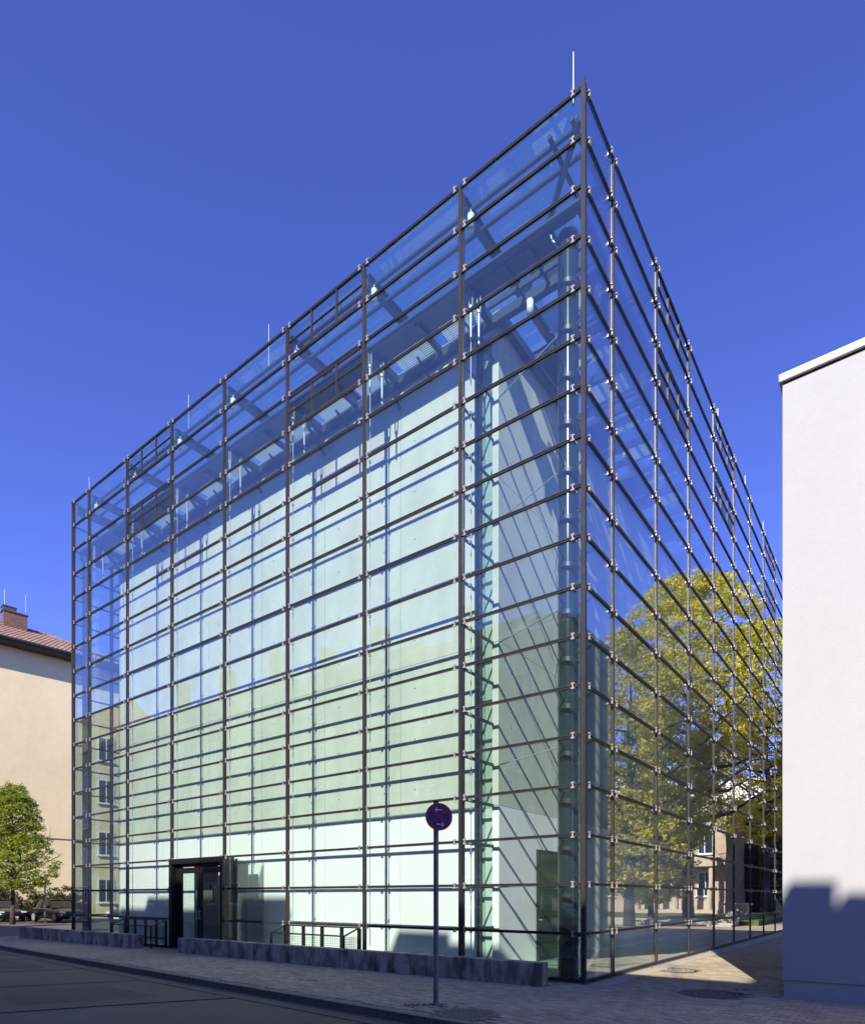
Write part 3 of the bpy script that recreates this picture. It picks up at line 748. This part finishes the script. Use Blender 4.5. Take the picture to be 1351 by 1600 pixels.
# guard rails over the light wells in front of the facade
def guard(l0, l1, label):
    t = thing('guard_railing', label, 'railing', F(0,0), ANG, 'guard railings before the glass front')
    R0, R1, hb_, hf = -.12, -.62, .90, .72
    b = MB()
    b.bar((R0,l0,hb_),(R0,l1,hb_),.035,.035).bar((R1,l0+.02,hf),(R1,l1-.02,hf),.035,.035)
    b.bar((R0,l0,hb_),(R1,l0+.02,hf),.033,.033).bar((R0,l1,hb_),(R1,l1-.02,hf),.033,.033)
    b.bar((R0,l0,.30),(R0,l1,.30),.03,.05).bar((R0,l0,.06),(R0,l1,.06),.03,.05)
    build(b, 'top_rail', M['black'], t)
    for p in ((R1,l0+.02,hf),(R1,l1-.02,hf)):
        build(MB().box(p[0]-.02,p[0]+.02,p[1]-.02,p[1]+.02,0,p[2]-.017), 'post', M['black'], t)
    for f_ in (0, .22, .48, .74, 1.0):
        l = l0+(l1-l0)*f_
        build(MB().box(R0-.02,R0+.02,l-.05,l+.05,0,hb_-.017), 'post', M['black'], t)
    m = MB()
    n = int((l1-l0)/.06)
    for i in range(1,n): m.box(R0-.004,R0,l0+i*.06-.0025,l0+i*.06+.0025,.33,.72)
    for z in np.arange(.36,.72,.06): m.box(R0-.004,R0,l0,l1,z-.0025,z+.0025)
    for i in range(1,9):
        for ll in (l0+.01, l1-.01):
            m.box(R1+i*.055-.0025,R1+i*.055+.0025,ll-.003,ll+.003,.05,.70)
    for z in np.arange(.1,.7,.06):
        for ll in (l0+.01, l1-.01): m.box(R1,R0,ll-.003,ll+.003,z-.0025,z+.0025)
    build(m, 'wire_mesh', M['black'], t, kind='stuff')
guard(5.72, 8.42, 'black mesh guard railing behind the long low wall, right of the entrance')
guard(14.3, 16.9, 'black mesh guard railing behind the short low wall, left of the entrance')

# low walls of concrete blocks
def lowwall(ls, label):
    t = thing('low_wall', label, 'wall', F(-.78, ls[0]), ANG, 'low concrete walls at the pavement')
    for a, c in zip(ls[:-1], ls[1:]):
        o = build(MB().box(-.006+random.uniform(-.004,.004), .26, 0, c-a-.012, -.02, .432+random.uniform(-.004,.004)), 'concrete_block', M['wall_block'], t, (0, a-ls[0], 0)); bevel(o, .008, 1)
lowwall([.486,1.60,2.60] + [2.6+i*1.0 for i in range(1,10)] + [12.53], 'long low wall of stained concrete blocks from the entrance to the glass corner')
lowwall([14.94+i*1.02 for i in range(10)], 'short low wall of stained concrete blocks left of the entrance')

# ================================================================ WHITE BUILDING
t = thing('white_building', 'white rendered flat-roofed building with white coping at the right edge', 'building', F(.385,-3.27), ANG)
WH = 10.0; WD = 9.12; WLn = 16
o = build(MB().box(0,WD,-WLn,0,.30,WH), 'wall', M['stucco'], t)
o = build(MB().box(.018,WD-.018,-WLn,-.018,-.05,.298), 'plinth', M['stucco'], t)
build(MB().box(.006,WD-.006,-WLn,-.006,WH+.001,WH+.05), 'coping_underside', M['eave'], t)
o = build(MB().box(-.05,WD+.05,-WLn,.05,WH+.05,WH+.17), 'coping', M['coping'], t); bevel(o,.01)
build(MB().box(.30,WD-.3,-WLn+.3,-.30,WH+.17,WH+.20), 'roof', M['slate'], t)

# ================================================================ BEIGE HOUSE (left)
HL, HR0, HR1, HEV = 47.8, -3.0, 17.0, 20.1
t = thing('beige_house', 'tall beige rendered house with red tiled hip roof and brick chimney at the left edge', 'house', (F(6.54,HL)[0]-.690*(6.54-HR0), F(6.54,HL)[1]-.7236*(6.54-HR0), 0), math.radians(46.35))
D_ = 12.5; W_ = HR1-HR0
build(MB().box(0,W_,0,D_,-.1,HEV-.1), 'wall', M['beige'], t)
build(MB().box(-.0,W_,-.05,0,6.10,6.16), 'wall_ledge', M['grey_render'], t)
build(MB().box(-1.0,W_+1.0,-1.05,D_+1,HEV-.10,HEV+.12), 'eave', M['eave'], t)
build(MB().tube((-1.0,-1.12,HEV+.16),(W_+1.0,-1.12,HEV+.16),.11,8).tube((W_+1.12,-1.1,HEV+.16),(W_+1.12,D_+1,HEV+.16),.11,8), 'gutter', M['gutter'], t)
rh = 3.6; x0,x1,y0,y1 = -1.0,W_+1.0,-1.05,D_+1; z0 = HEV+.13; ym = (y0+y1)/2; rx = 6.8
b = MB().add([(x0,y0,z0),(x1,y0,z0),(x1,y1,z0),(x0,y1,z0),(x0+rx,ym,z0+rh),(x1-rx,ym,z0+rh)],
             [(0,1,5,4),(1,2,5),(2,3,4,5),(3,0,4),(0,3,2,1)])
build(b, 'roof', M['tile'], t)
tb = MB()                                     # rows of individually raised tiles on the visible slope
sl_ = math.hypot(ym-y0, rh); nrow = 24
for i in range(nrow):
    f0, f1 = i/nrow, (i+1.12)/nrow
    ya, yb = y0+(ym-y0)*f0, y0+(ym-y0)*min(f1,1); za, zb = z0+rh*f0, z0+rh*min(f1,1)
    xa, xb = x0+rx*f0+.1, x1-rx*f0-.1; w = .30; n = int((xb-xa)/w)
    for j in range(n):
        u0 = xa+j*w+(w/2 if i%2 else 0); um = u0+w/2
        if u0+w > xb: continue
        h_ = .05+random.uniform(-.01,.012)
        tb.add([(u0+.02,ya+.12,za+h_),(um,ya-.04,za+h_),(u0+w-.02,ya+.12,za+h_),(u0+w-.02,yb,zb+.012),(u0+.02,yb,zb+.012),
                (u0+.02,ya+.12,za),(um,ya-.04,za),(u0+w-.02,ya+.12,za)],
               [(0,1,2,3,4),(5,6,1,0),(6,7,2,1)])
build(tb, 'roof_tiles', M['tile'], t, kind='stuff')
build(MB().tube((x0+rx,ym,z0+rh+.03),(x1-rx,ym,z0+rh+.03),.13,8).tube((x1-rx,ym,z0+rh+.03),(x1,y0,z0+.1),.12,8), 'ridge', M['tile'], t)
cx = 11.1; ch = build(MB().box(cx-.2,cx+1.45,ym-1.0,ym-.2,z0+rh-1.2,z0+rh+.75), 'chimney', M['red_brick'], t)
build(MB().box(cx-.27,cx+1.52,ym-1.07,ym-.13,z0+rh+.75,z0+rh+.85), 'chimney_cap', M['slate'], ch)
build(MB().box(cx-.2,cx+.7,ym-.95,ym-.25,z0+rh+.85,z0+rh+1.15).box(cx-.25,cx+.75,ym-1,ym-.2,z0+rh+1.15,z0+rh+1.22), 'chimney_hood', M['slate'], ch)
for dx in (-.05,1.42): build(MB().tube((cx+dx,ym-.6,z0+rh+1.2),(cx+dx,ym-.6,z0+rh+2.6),.025,6), 'lightning_rod', M['rod'], ch)
def window(parent, x, y, z, w, h, axis='x', out=-1, glassm='win_glass', curtain=False):
    """frame proud of the wall, pane set back; axis = wall direction in local frame, out = outward sign on the other axis"""
    b = MB(); e = .07
    def bx(mb, a0,a1,d0,d1,c0,c1):
        lo, hi = sorted((d0*out*-1 if False else out*d0, out*d1))
        if axis == 'x': mb.box(a0,a1,y+lo,y+hi,c0,c1)
        else: mb.box(x+lo,x+hi,a0,a1,c0,c1)
    c = x if axis == 'x' else y
    for (a0,a1,c0,c1) in ((c-w/2,c-w/2+e,z,z+h),(c+w/2-e,c+w/2,z,z+h),(c-w/2+e,c+w/2-e,z,z+e),(c-w/2+e,c+w/2-e,z+h-e,z+h),(c-e/2,c+e/2,z+e,z+h-e)):
        bx(b,a0,a1,-.02,.05,c0,c1)
    f = build(b, 'window', M['win_white'], parent)
    p = MB(); bx(p,c-w/2+e,c+w/2-e,.004,.02,z+e,z+h-e); build(p, 'pane', M[glassm], f)
    s = MB(); bx(s,c-w/2-.08,c+w/2+.08,0,.16,z-.08,z); build(s, 'sill', M['win_white'], f)
    return f
for z in (1.2, 5.0, 9.2, 12.6): window(t, HR1-3.6-HR0+.4, 0, z, 1.25, 1.9)
for z in (1.2, 5.0, 9.2, 12.6): window(t, HR1-HR0-1.1, 0, z, 1.25, 1.9)

# ================================================================ BUILDINGS ACROSS THE STREET (seen mirrored, shading the street)
def row_house(name, label, l0, l1, he, m, storeys, roof=None, chims=()):
    """front wall on R = -18.3, local x = distance behind the front, local y = along the street"""
    t = thing(name, label, 'building', F(-18.3, l0), ANG)
    w = l1-l0; dep = 11
    build(MB().box(-dep,0,0.01,w-.01,-.1,he), 'wall', M[m], t)
    if roof:
        build(MB().add([(.35,0,he),(.35,w,he),(-dep,w,he),(-dep,0,he),(-dep/2,0,he+roof),(-dep/2,w,he+roof)],
              [(0,1,5,4),(2,3,4,5),(0,4,3),(1,2,5),(0,3,2,1)]), 'roof', M['tile'], t)
    else:
        build(MB().box(-dep-.1,.12,0.0,w,he,he+.12), 'cornice', M['win_white'], t)
    for (c0,c1,r0,r1,z1) in chims:
        build(MB().box(r0,r1,c0-l0,c1-l0,he-.5,z1), 'chimney', M['red_brick'], t)
    fl = (he-1.2)/storeys; n = max(1,int(w/2.7))
    for s in range(storeys):
        for i in range(n):
            window(t, 0, w*(i+.5)/n, 1.1+fl*s, 1.15, min(1.7, fl-1.2), 'y', 1)
    return t
row_house('office_building', 'grey flat-roofed block across the street, mirrored in the glass corner', -46, -10.8, 15.45-.12, 'grey_render', 4)
row_house('ochre_house', 'ochre flat-roofed house across the street with small chimneys', -10.8, -1.3, 14.85-.0, 'olive_render', 4,
          chims=((-10.75,-10.1,-.9,-.02,15.75),(-3.0,-1.35,-1.0,-.02,15.35)))
t_ = tag(build(MB().tube((0,0,14.9),(0,0,17.2),.03,6).tube((0,-.5,16.9),(0,.5,16.9),.015,5).tube((0,-.35,16.5),(0,.35,16.5),.015,5), 'roof_aerial', M['rod'], None, F(-18.6,-8.6), ANG), 'thin rooftop aerial on the ochre house across the street', 'aerial')
row_house('low_house', 'low grey house in the gap across the street', -1.3, 2.9, 13.45, 'grey_render', 4)
row_house('tall_ochre_house', 'tall ochre house across the street with a broad brick chimney', 2.9, 13.1, 15.55, 'olive_render', 4,
          chims=((2.95,5.9,-1.3,-.02,16.2),(11.3,12.5,-6.2,-5.2,18.4),(9.3,11.0,-1.2,-.02,16.2)))
row_house('pitched_roof_house', 'house with steep tiled roof across the street', 13.1, 22.0, 15.3, 'grey_render', 4, roof=3.9, chims=((17.6,18.5,-5,-4,20.3),))
row_house('long_roof_house', 'long house with tiled roof and three chimneys across the street', 22.0, 38.0, 15.5, 'olive_render', 4, roof=4.2, chims=((25,26,-5,-4,21.0),(30.5,31.3,-5,-4,20.8),(35,36,-4,-3,21.2)))
row_house('corner_house', 'corner house with tiled roof at the far end of the street', 38.0, 62.0, 16.0, 'grey_render', 4, roof=4.0, chims=((43,44,-5,-4,21.6),(50,51,-5,-4,22.0)))

row_house('far_house', 'farthest ochre house across the street, beyond the corner house', 62.0, 96.0, 19.0, 'olive_render', 5, roof=4.0)

# ================================================================ GARDEN BEHIND THE WHITE BUILDING (seen mirrored in the side facade)
build(MB().prism([F(29,-2)[:2],F(29,-40)[:2],F(60,-40)[:2],F(60,-2)[:2]], -.15, .30), 'lawn', M['lawn'], kind='structure')
st = thing('garden_steps', 'pale stone garden steps up to the lawn behind the white building', 'steps', F(26.6,-9), ANG)
for i in range(4): build(MB().box(i*.6,2.4,-6,6,-.02,.08+i*.085), 'step', M['pale_stone'], st)
pl = thing('stone_pedestal', 'pale square stone pedestal on the garden steps', 'pedestal', F(31.5,-3.6), ANG)
build(MB().box(-.6,.6,-.6,.6,.29,1.15), 'shaft', M['pale_stone'], pl); build(MB().box(-.68,.68,-.68,.68,1.15,1.27), 'cap', M['pale_stone'], pl)
hb_ = MB(); nh = 120; hr = random.Random(4)
for i in range(nh):
    a0, a1 = 2*math.pi*i/nh, 2*math.pi*(i+1)/nh
    hh = lambda a: 9 + 6*math.sin(a*3+1) + 4*math.sin(a*7) + 2*math.sin(a*17)
    vs = []
    for a in (a0, a1):
        for r_, z_ in ((330,-.3),(360,hh(a)*.7),(400,hh(a)),(520,-.3)): vs.append((r_*math.cos(a), r_*math.sin(a), z_))
    hb_.add(vs, [(0,1,5,4),(1,2,6,5),(2,3,7,6)])
build(hb_, 'hills', mat('wooded_hills', (0.06,0.08,0.035), 0.95, noise=0.06, col2=(0.035,0.05,0.025), coords='World'), kind='structure', smooth=True)
# sandstone villa
V = thing('sandstone_villa', 'old sandstone villa with columned porch behind the garden trees', 'house', F(45,-7.2), ANG)
build(MB().box(0,12,-17,0,.2,8.8), 'wall', M['sandstone'], V)
build(MB().box(-.25,12.2,-17.2,.2,8.8,9.15).box(-.12,0,-17,0,4.3,4.55).box(-.10,0,-17,0,.2,1.3), 'cornice', M['sandstone_dark'], V)
build(MB().add([(-.3,-17.2,9.15),(-.3,.3,9.15),(12.2,.3,9.15),(12.2,-17.2,9.15),(-.3,-8.5,13.6),(12.2,-8.5,13.6)],
     [(0,4,1),(3,2,5),(0,3,5,4),(1,4,5,2),(0,1,2,3)]), 'roof', M['coping'], V)
for z in (1.7, 5.3):
    for i in range(6): window(V, 0, -1.6-i*2.75, z, 1.2, 2.1, 'y', -1)
for i in range(5):
    o = build(MB().tube((-1.3,-.8-i*1.5,.6),(-1.3,-.8-i*1.5,4.2),.26,16,.21), 'column', M['sandstone_dark'], V); smooth_angle(o)
build(MB().box(-1.7,0,-7.3,-.3,4.2,4.9).box(-1.7,0,-7.3,-.3,.28,.6), 'porch', M['sandstone_dark'], V)
# glazed pavilion
Pv = thing('glazed_pavilion', 'dark glazed modern building with pale roof fascia beyond the garden', 'building', F(52,4.0), ANG)
build(MB().box(0,14,-14.0,12,0,10.4), 'curtain_wall', M['win_glass'], Pv)
build(MB().box(-.4,14.4,-14.4,12.4,10.4,12.4), 'fascia', M['coping'], Pv)
for i in range(14): build(MB().box(-.08,-.002,-14.0+i*2-.04,-14.0+i*2+.04,0,10.4), 'mullion', M['dark_steel'], Pv)
for z in (2.6,5.2,7.8): build(MB().box(-.06,-.002,-14.0,12,z,z+.12), 'transom', M['frame'], Pv)
pb = thing('planter', 'orange planter box beside the glazed pavilion', 'planter', F(40,-1.6), ANG)
build(MB().box(-.6,.6,-.9,.9,0,.9), 'tub', M['orange'], pb); build(MB().box(-.66,.66,-.96,.96,.9,.98), 'tub_rim', M['orange'], pb)

def Vx(px, z):                                # place by what the side facade mirrors
    r = (px-675.5)/990; X = r*z; a, b_ = X-P0[0], z-P0[1]
    L = DL[0]*a+DL[1]*b_; R = DR[0]*a+DR[1]*b_
    return F(R, -L)
p = Vx(1075, 42); make_tree('chestnut_tree', 'broad young-leaved tree behind the white building, mirrored in the side facade', p[0], p[1], 22.6, 6.2, 4.2, .42, M['leaf_gold'], 1250, 42, .11, .60, 3, lean=.05)
p = Vx(985, 36); make_tree('garden_tree', 'smaller dense tree beside the villa, left in the mirror image', p[0], p[1], 16.6, 4.7, 1.8, .30, M['leaf_gold'], 750, 42, .10, .5, 5, lean=.05)
p = Vx(1198, 50); make_tree('lime_tree', 'tall loose tree before the glazed pavilion', p[0], p[1], 23.2, 5.2, 6, .36, M['leaf_gold'], 850, 40, .11, .55, 8, lean=.05)
p = Vx(1018, 40); make_tree('ornamental_tree', 'low spreading tree under the taller garden trees, before the villa', p[0], p[1], 8.8, 3.3, 1.2, .2, M['leaf_gold'], 420, 40, .10, .45, 11, lean=.05)

# ================================================================ LEFT: street tree, hedge, cars
make_tree('street_tree', 'young fresh green street tree before the beige house', -25.3, 38.2, 9.0, 3.3, 1.9, .13, M['leaf_spring'], 1150, 30, .06, .27, 21, pointed=.52)
hedge_specs = [(-31.4,45.5,2.6,1.7,'round clipped hedge bush behind the parked cars, far left'), (-28.6,45.0,2.2,1.6,'brownish hedge bush behind the slim street tree'), (-26.4,45.6,2.5,1.7,'taller hedge bush behind the dark saloon')]
for i,(x,y,hh,rr,lab) in enumerate(hedge_specs):
    t = thing('hedge_bush', lab, 'bush', (x,y,0), 0, 'hedge bushes before the beige house')
    cen = []
    for _ in range(150):
        v = Vector((random.gauss(0,1),random.gauss(0,1),random.gauss(0,1))).normalized()*random.random()**.4
        cen.append((v.x*rr, v.y*rr*.8, hh/2+v.z*hh/2*.95))
    link('foliage', leaves_mesh('foliage', cen, 34, .32, .075, M['leaf_hedge']), t)
    sb = MB()
    for k in range(7): sb.tube((0,0,0),(random.uniform(-1,1)*rr*.7,random.uniform(-1,1)*rr*.6,hh*.7),.035,5,.01)
    build(sb, 'stem', M['bark'], t)
t = thing('street_post', 'slim pale post beside the trunk of the street tree', 'post', (-25.35+.9, 40.0,0))
build(MB().tube((0,0,0),(0,0,2.75),.05,10), 'shaft', M['rod'], t); build(MB().box(-.09,.09,-.05,.05,2.75,2.95), 'head', M['lamp_white'], t)

def make_car(label, paint, loc, rot, group):
    t = thing('parked_car', label, 'car', loc, rot, group)
    Lh = 2.25
    # stations: x, half width low, half width belt, z bottom, z belt/bonnet
    st = [(-2.25,.62,.70,.42,.72),(-2.15,.80,.82,.26,.90),(-1.75,.88,.88,.20,.98),(-.9,.90,.90,.18,1.00),(.1,.90,.90,.18,.99),(.9,.90,.89,.18,.95),(1.5,.89,.84,.20,.86),(1.98,.84,.76,.22,.74),(2.20,.70,.60,.30,.58)]
    b = MB(); rings = []
    for x,wl,wb,zb,zt in st:
        zm = (zb+zt)/2
        ring = [(-wl*.86,zb),(-wl,zb+.12),(-wl*1.0,zm),(-wb,zt-.08),(-wb*.86,zt),(0,zt+.035),(wb*.86,zt),(wb,zt-.08),(wl*1.0,zm),(wl,zb+.12),(wl*.86,zb)]
        rings.append([(x,y,z) for y,z in ring])
    n = len(rings[0]); vs = [v for r_ in rings for v in r_]
    fs = [(i*n+j,(i+1)*n+j,(i+1)*n+(j+1)%n,i*n+(j+1)%n) for i in range(len(rings)-1) for j in range(n)]
    fs += [tuple(range(n))[::-1][::-1], tuple((len(rings)-1)*n+j for j in range(n))[::-1]]
    b.add(vs, fs); o = build(b, 'body', paint, t); smooth_angle(o, 50)
    m = o.modifiers.new('sub','SUBSURF'); m.levels = 1; m.render_levels = 1
    # glasshouse
    cab = [(-2.02,.62,.60,.93,.97),(-1.35,.80,.60,.97,1.38),(-.5,.82,.62,.98,1.46),(.25,.82,.62,.98,1.43),(1.15,.78,.72,.93,.95)]
    b = MB(); vs = []
    for x,w0,w1,z0_,z1_ in cab: vs += [(x,-w0,z0_),(x,-w1,z1_),(x,w1,z1_),(x,w0,z0_)]
    fs = []
    for i in range(4):
        for j in range(3): fs.append((i*4+j,(i+1)*4+j,(i+1)*4+j+1,i*4+j+1))
    b.add(vs, fs); build(b, 'window_glass', M['car_glass'], t)
    r = MB(); r.add([(-1.40,-.60,1.385),(-.5,-.62,1.47),(.28,-.62,1.44),(.28,.62,1.44),(-.5,.62,1.47),(-1.40,.60,1.385)] + [(-1.40,-.60,1.41),(-.5,-.62,1.50),(.28,-.62,1.465),(.28,.62,1.465),(-.5,.62,1.50),(-1.40,.60,1.41)],
          [(6,7,10,11),(7,8,9,10),(0,1,7,6),(1,2,8,7),(2,3,9,8),(3,4,10,9),(4,5,11,10),(5,0,6,11)])
    for s in (-1,1):
        r.bar((.26,s*.625,1.44),(1.12,s*.76,.95),.05,.05).bar((-.55,s*.63,1.45),(-.5,s*.84,.97),.07,.03).bar((-1.36,s*.61,1.38),(-2.0,s*.64,.95),.10,.06)
    build(r, 'roof', paint, t)
    for s in (-1,1):
        for x in (-1.38,1.38):
            w = link('wheel', None, t, (x, s*.80, .32))
            build(MB().tube((0,-.10,0),(0,.10,0),.32,24), 'tyre', M['black'], w)
            rim = MB().tube((0,s*.085,0),(0,s*.112,0),.055,12)
            for k in range(10):
                a = k*math.pi/5; rim.bar((0,s*.105,0),(math.cos(a)*.21,s*.105,math.sin(a)*.21),.02,.035)
            for k in range(20):
                a0,a1 = k*math.pi/10,(k+1)*math.pi/10; rim.bar((math.cos(a0)*.215,s*.105,math.sin(a0)*.215),(math.cos(a1)*.215,s*.105,math.sin(a1)*.215),.02,.03)
            build(rim, 'rim', M['rod'], w)
        build(MB().box(1.93,2.12,s*.66-.13,s*.66+.13,.60,.72), 'headlight', M['lamp_white'], t)
        build(MB().box(-2.24,-2.12,s*.64-.12,s*.64+.12,.70,.84), 'tail_light', M['sign_red'], t)
        build(MB().box(.72,.86,min(s*.88,s*1.04),max(s*.88,s*1.04),.98,1.10), 'mirror', paint, t)
    build(MB().box(2.17,2.235,-.42,.42,.40,.52), 'grille', M['black'], t)
    build(MB().box(2.236,2.25,-.26,.26,.27,.37), 'number_plate', M['sign_white'], t)
    return t
dark_paint = mat('dark_car_paint', (0.012,0.013,0.02), 0.18, 0.0, spec=0.7); blue_paint = mat('blue_car_paint', (0.015,0.03,0.06), 0.2, 0.1, spec=0.7)
grey_paint = mat('silver_car_paint', (0.25,0.26,0.27), 0.25, 0.5)
cg = 'cars parked by the beige house'
make_car('dark saloon with bright headlight, nearest the glass corner', dark_paint, (-25.0,42.3,0), math.radians(-34), cg)
make_car('black car half hidden behind the street tree at the left edge', dark_paint, (-29.4,43.0,0), math.radians(-34), cg)
make_car('dark blue car seen through the left end of the glass cube', blue_paint, (-19.6,42.2,0), math.radians(-100), cg)
p = K(6,6.6); make_car('silver car at the far kerb of the street', grey_paint, (p[0],p[1],ROAD_Z), math.atan2(KD.y,KD.x), None)
p = K(13,6.6); make_car('dark car at the far kerb of the street, beyond the silver one', dark_paint, (p[0],p[1],ROAD_Z), math.atan2(KD.y,KD.x), None)

# ================================================================ SIGN POST
SX, SY = .054, 9.72
t = thing('no_stopping_sign', 'round red and blue no-stopping sign with two white arrows on a grey post', 'road sign', (SX,SY,0))
o = build(MB().tube((0,0,0),(0,0,3.10),.040,20), 'post', M['post'], t); smooth_angle(o)
build(MB().tube((0,0,3.10),(0,0,3.125),.043,20), 'post_cap', M['black'], t)
build(MB().tube((0,0,-.01),(0,0,.025),.085,20).tube((0,0,.025),(0,0,.05),.052,20), 'foot_collar', M['post'], t)
SG = link('sign_disc', None, t, (.045,-.055,2.875), (math.radians(-1.5), math.radians(3), math.radians(14)))
SR = .212
def disc(r0, r1, y0, y1, n=56):
    b = MB()
    for i in range(n):
        a0,a1 = 2*math.pi*i/n, 2*math.pi*(i+1)/n; c0,s0,c1,s1 = math.cos(a0),math.sin(a0),math.cos(a1),math.sin(a1)
        vs = [(r0*c0,y0,r0*s0),(r1*c0,y0,r1*s0),(r1*c1,y0,r1*s1),(r0*c1,y0,r0*s1)]
        vs += [(x,y1,z) for x,_,z in vs]
        b.add(vs, [(0,1,2,3),(7,6,5,4),(1,5,6,2),(0,3,7,4)])
    return b
build(disc(0,SR,-.004,.004), 'backing', M['post'], SG)
build(disc(SR*.77,SR*.985,-.0075,-.0042), 'red_border', M['sign_red'], SG)
build(disc(0,SR*.77,-.0065,-.0042), 'blue_field', M['sign_blue'], SG)
xb = MB()
for a in (math.radians(48), math.radians(-48)):
    dx, dz = math.sin(a), math.cos(a); r_ = SR*.81; w = SR*.10
    px_, pz_ = dz*w, -dx*w
    y0_, y1_ = (-.0085,-.0066) if a > 0 else (-.0105,-.0086)
    vs = [(-dx*r_-px_,y0_,-dz*r_-pz_),(dx*r_-px_,y0_,dz*r_-pz_),(dx*r_+px_,y0_,dz*r_+pz_),(-dx*r_+px_,y0_,-dz*r_+pz_)]
    xb.add(vs+[(x,y1_,z) for x,_,z in vs], [(0,3,2,1),(4,5,6,7),(0,1,5,4),(1,2,6,5),(2,3,7,6),(3,0,4,7)])
build(xb, 'red_cross', M['sign_red'], SG)
def arrow(cz_, s):
    b = MB(); y0_, y1_ = -.0135, -.0108; cx_ = -.01 if s < 0 else .02
    tip = cx_+s*.062
    def quad(pts): b.add([(x,y0_,z) for x,z in pts]+[(x,y1_,z) for x,z in pts], [(3,2,1,0),(4,5,6,7),(0,1,5,4),(1,2,6,5),(2,3,7,6),(3,0,4,7)])
    quad([(cx_-.055,cz_-.006),(cx_+.045,cz_-.006),(cx_+.045,cz_+.006),(cx_-.055,cz_+.006)] if s > 0 else [(cx_-.045,cz_-.006),(cx_+.055,cz_-.006),(cx_+.055,cz_+.006),(cx_-.045,cz_+.006)])
    for q in (-1,1): quad([(tip,cz_),(tip-s*.014,cz_),(tip-s*.042,cz_+q*.034),(tip-s*.028,cz_+q*.034)])
    return b
build(arrow(.105,-1), 'arrow', M['sign_white'], SG); build(arrow(-.115,1), 'arrow', M['sign_white'], SG)
build(MB().box(-.05,.03,.005,.03,-.10,-.07).box(-.05,.03,.005,.03,.07,.10), 'bracket', M['post'], SG)

# weeds in the joints
wb = []
for (cx_,cy_,n_) in ((-.27,9.62,26),(.15,9.5,10),(-.10,9.55,10),(5.0,14.7,16),(-2.4,12.5,12),(-4.8,14.6,12),(5.2,10.7,24),(5.5,11.2,14)):
    for _ in range(n_): wb.append((cx_+random.gauss(0,.11), cy_+random.gauss(0,.05), .006))
o = link('weeds', leaves_mesh('weeds', wb, 9, .035, .011, M['leaf_dark'])); o['kind'] = 'stuff'

# dry leaves and grit gathered in the gutter and against the low wall
lt = []
for _ in range(150):
    q = K(random.uniform(-3,26), random.uniform(.03,.35)**1.3+.02); lt.append((q[0], q[1], ROAD_Z+.012))
for _ in range(110):
    q = F(-.80-abs(random.gauss(0,.10)), random.uniform(.5,12.4)); lt.append((q[0], q[1], .010))
for _ in range(60):
    q = F(random.uniform(0,9), -.06-abs(random.gauss(0,.12))); lt.append((q[0], q[1], .014))
M['litter'] = leaf_mat('dry_leaf', (0.10,0.065,0.03), (0.30,0.22,0.10), 0.1)
o = link('leaf_litter', leaves_mesh('leaf_litter', lt, 3, .06, .016, M['litter'], 3.0)); o['kind'] = 'stuff'
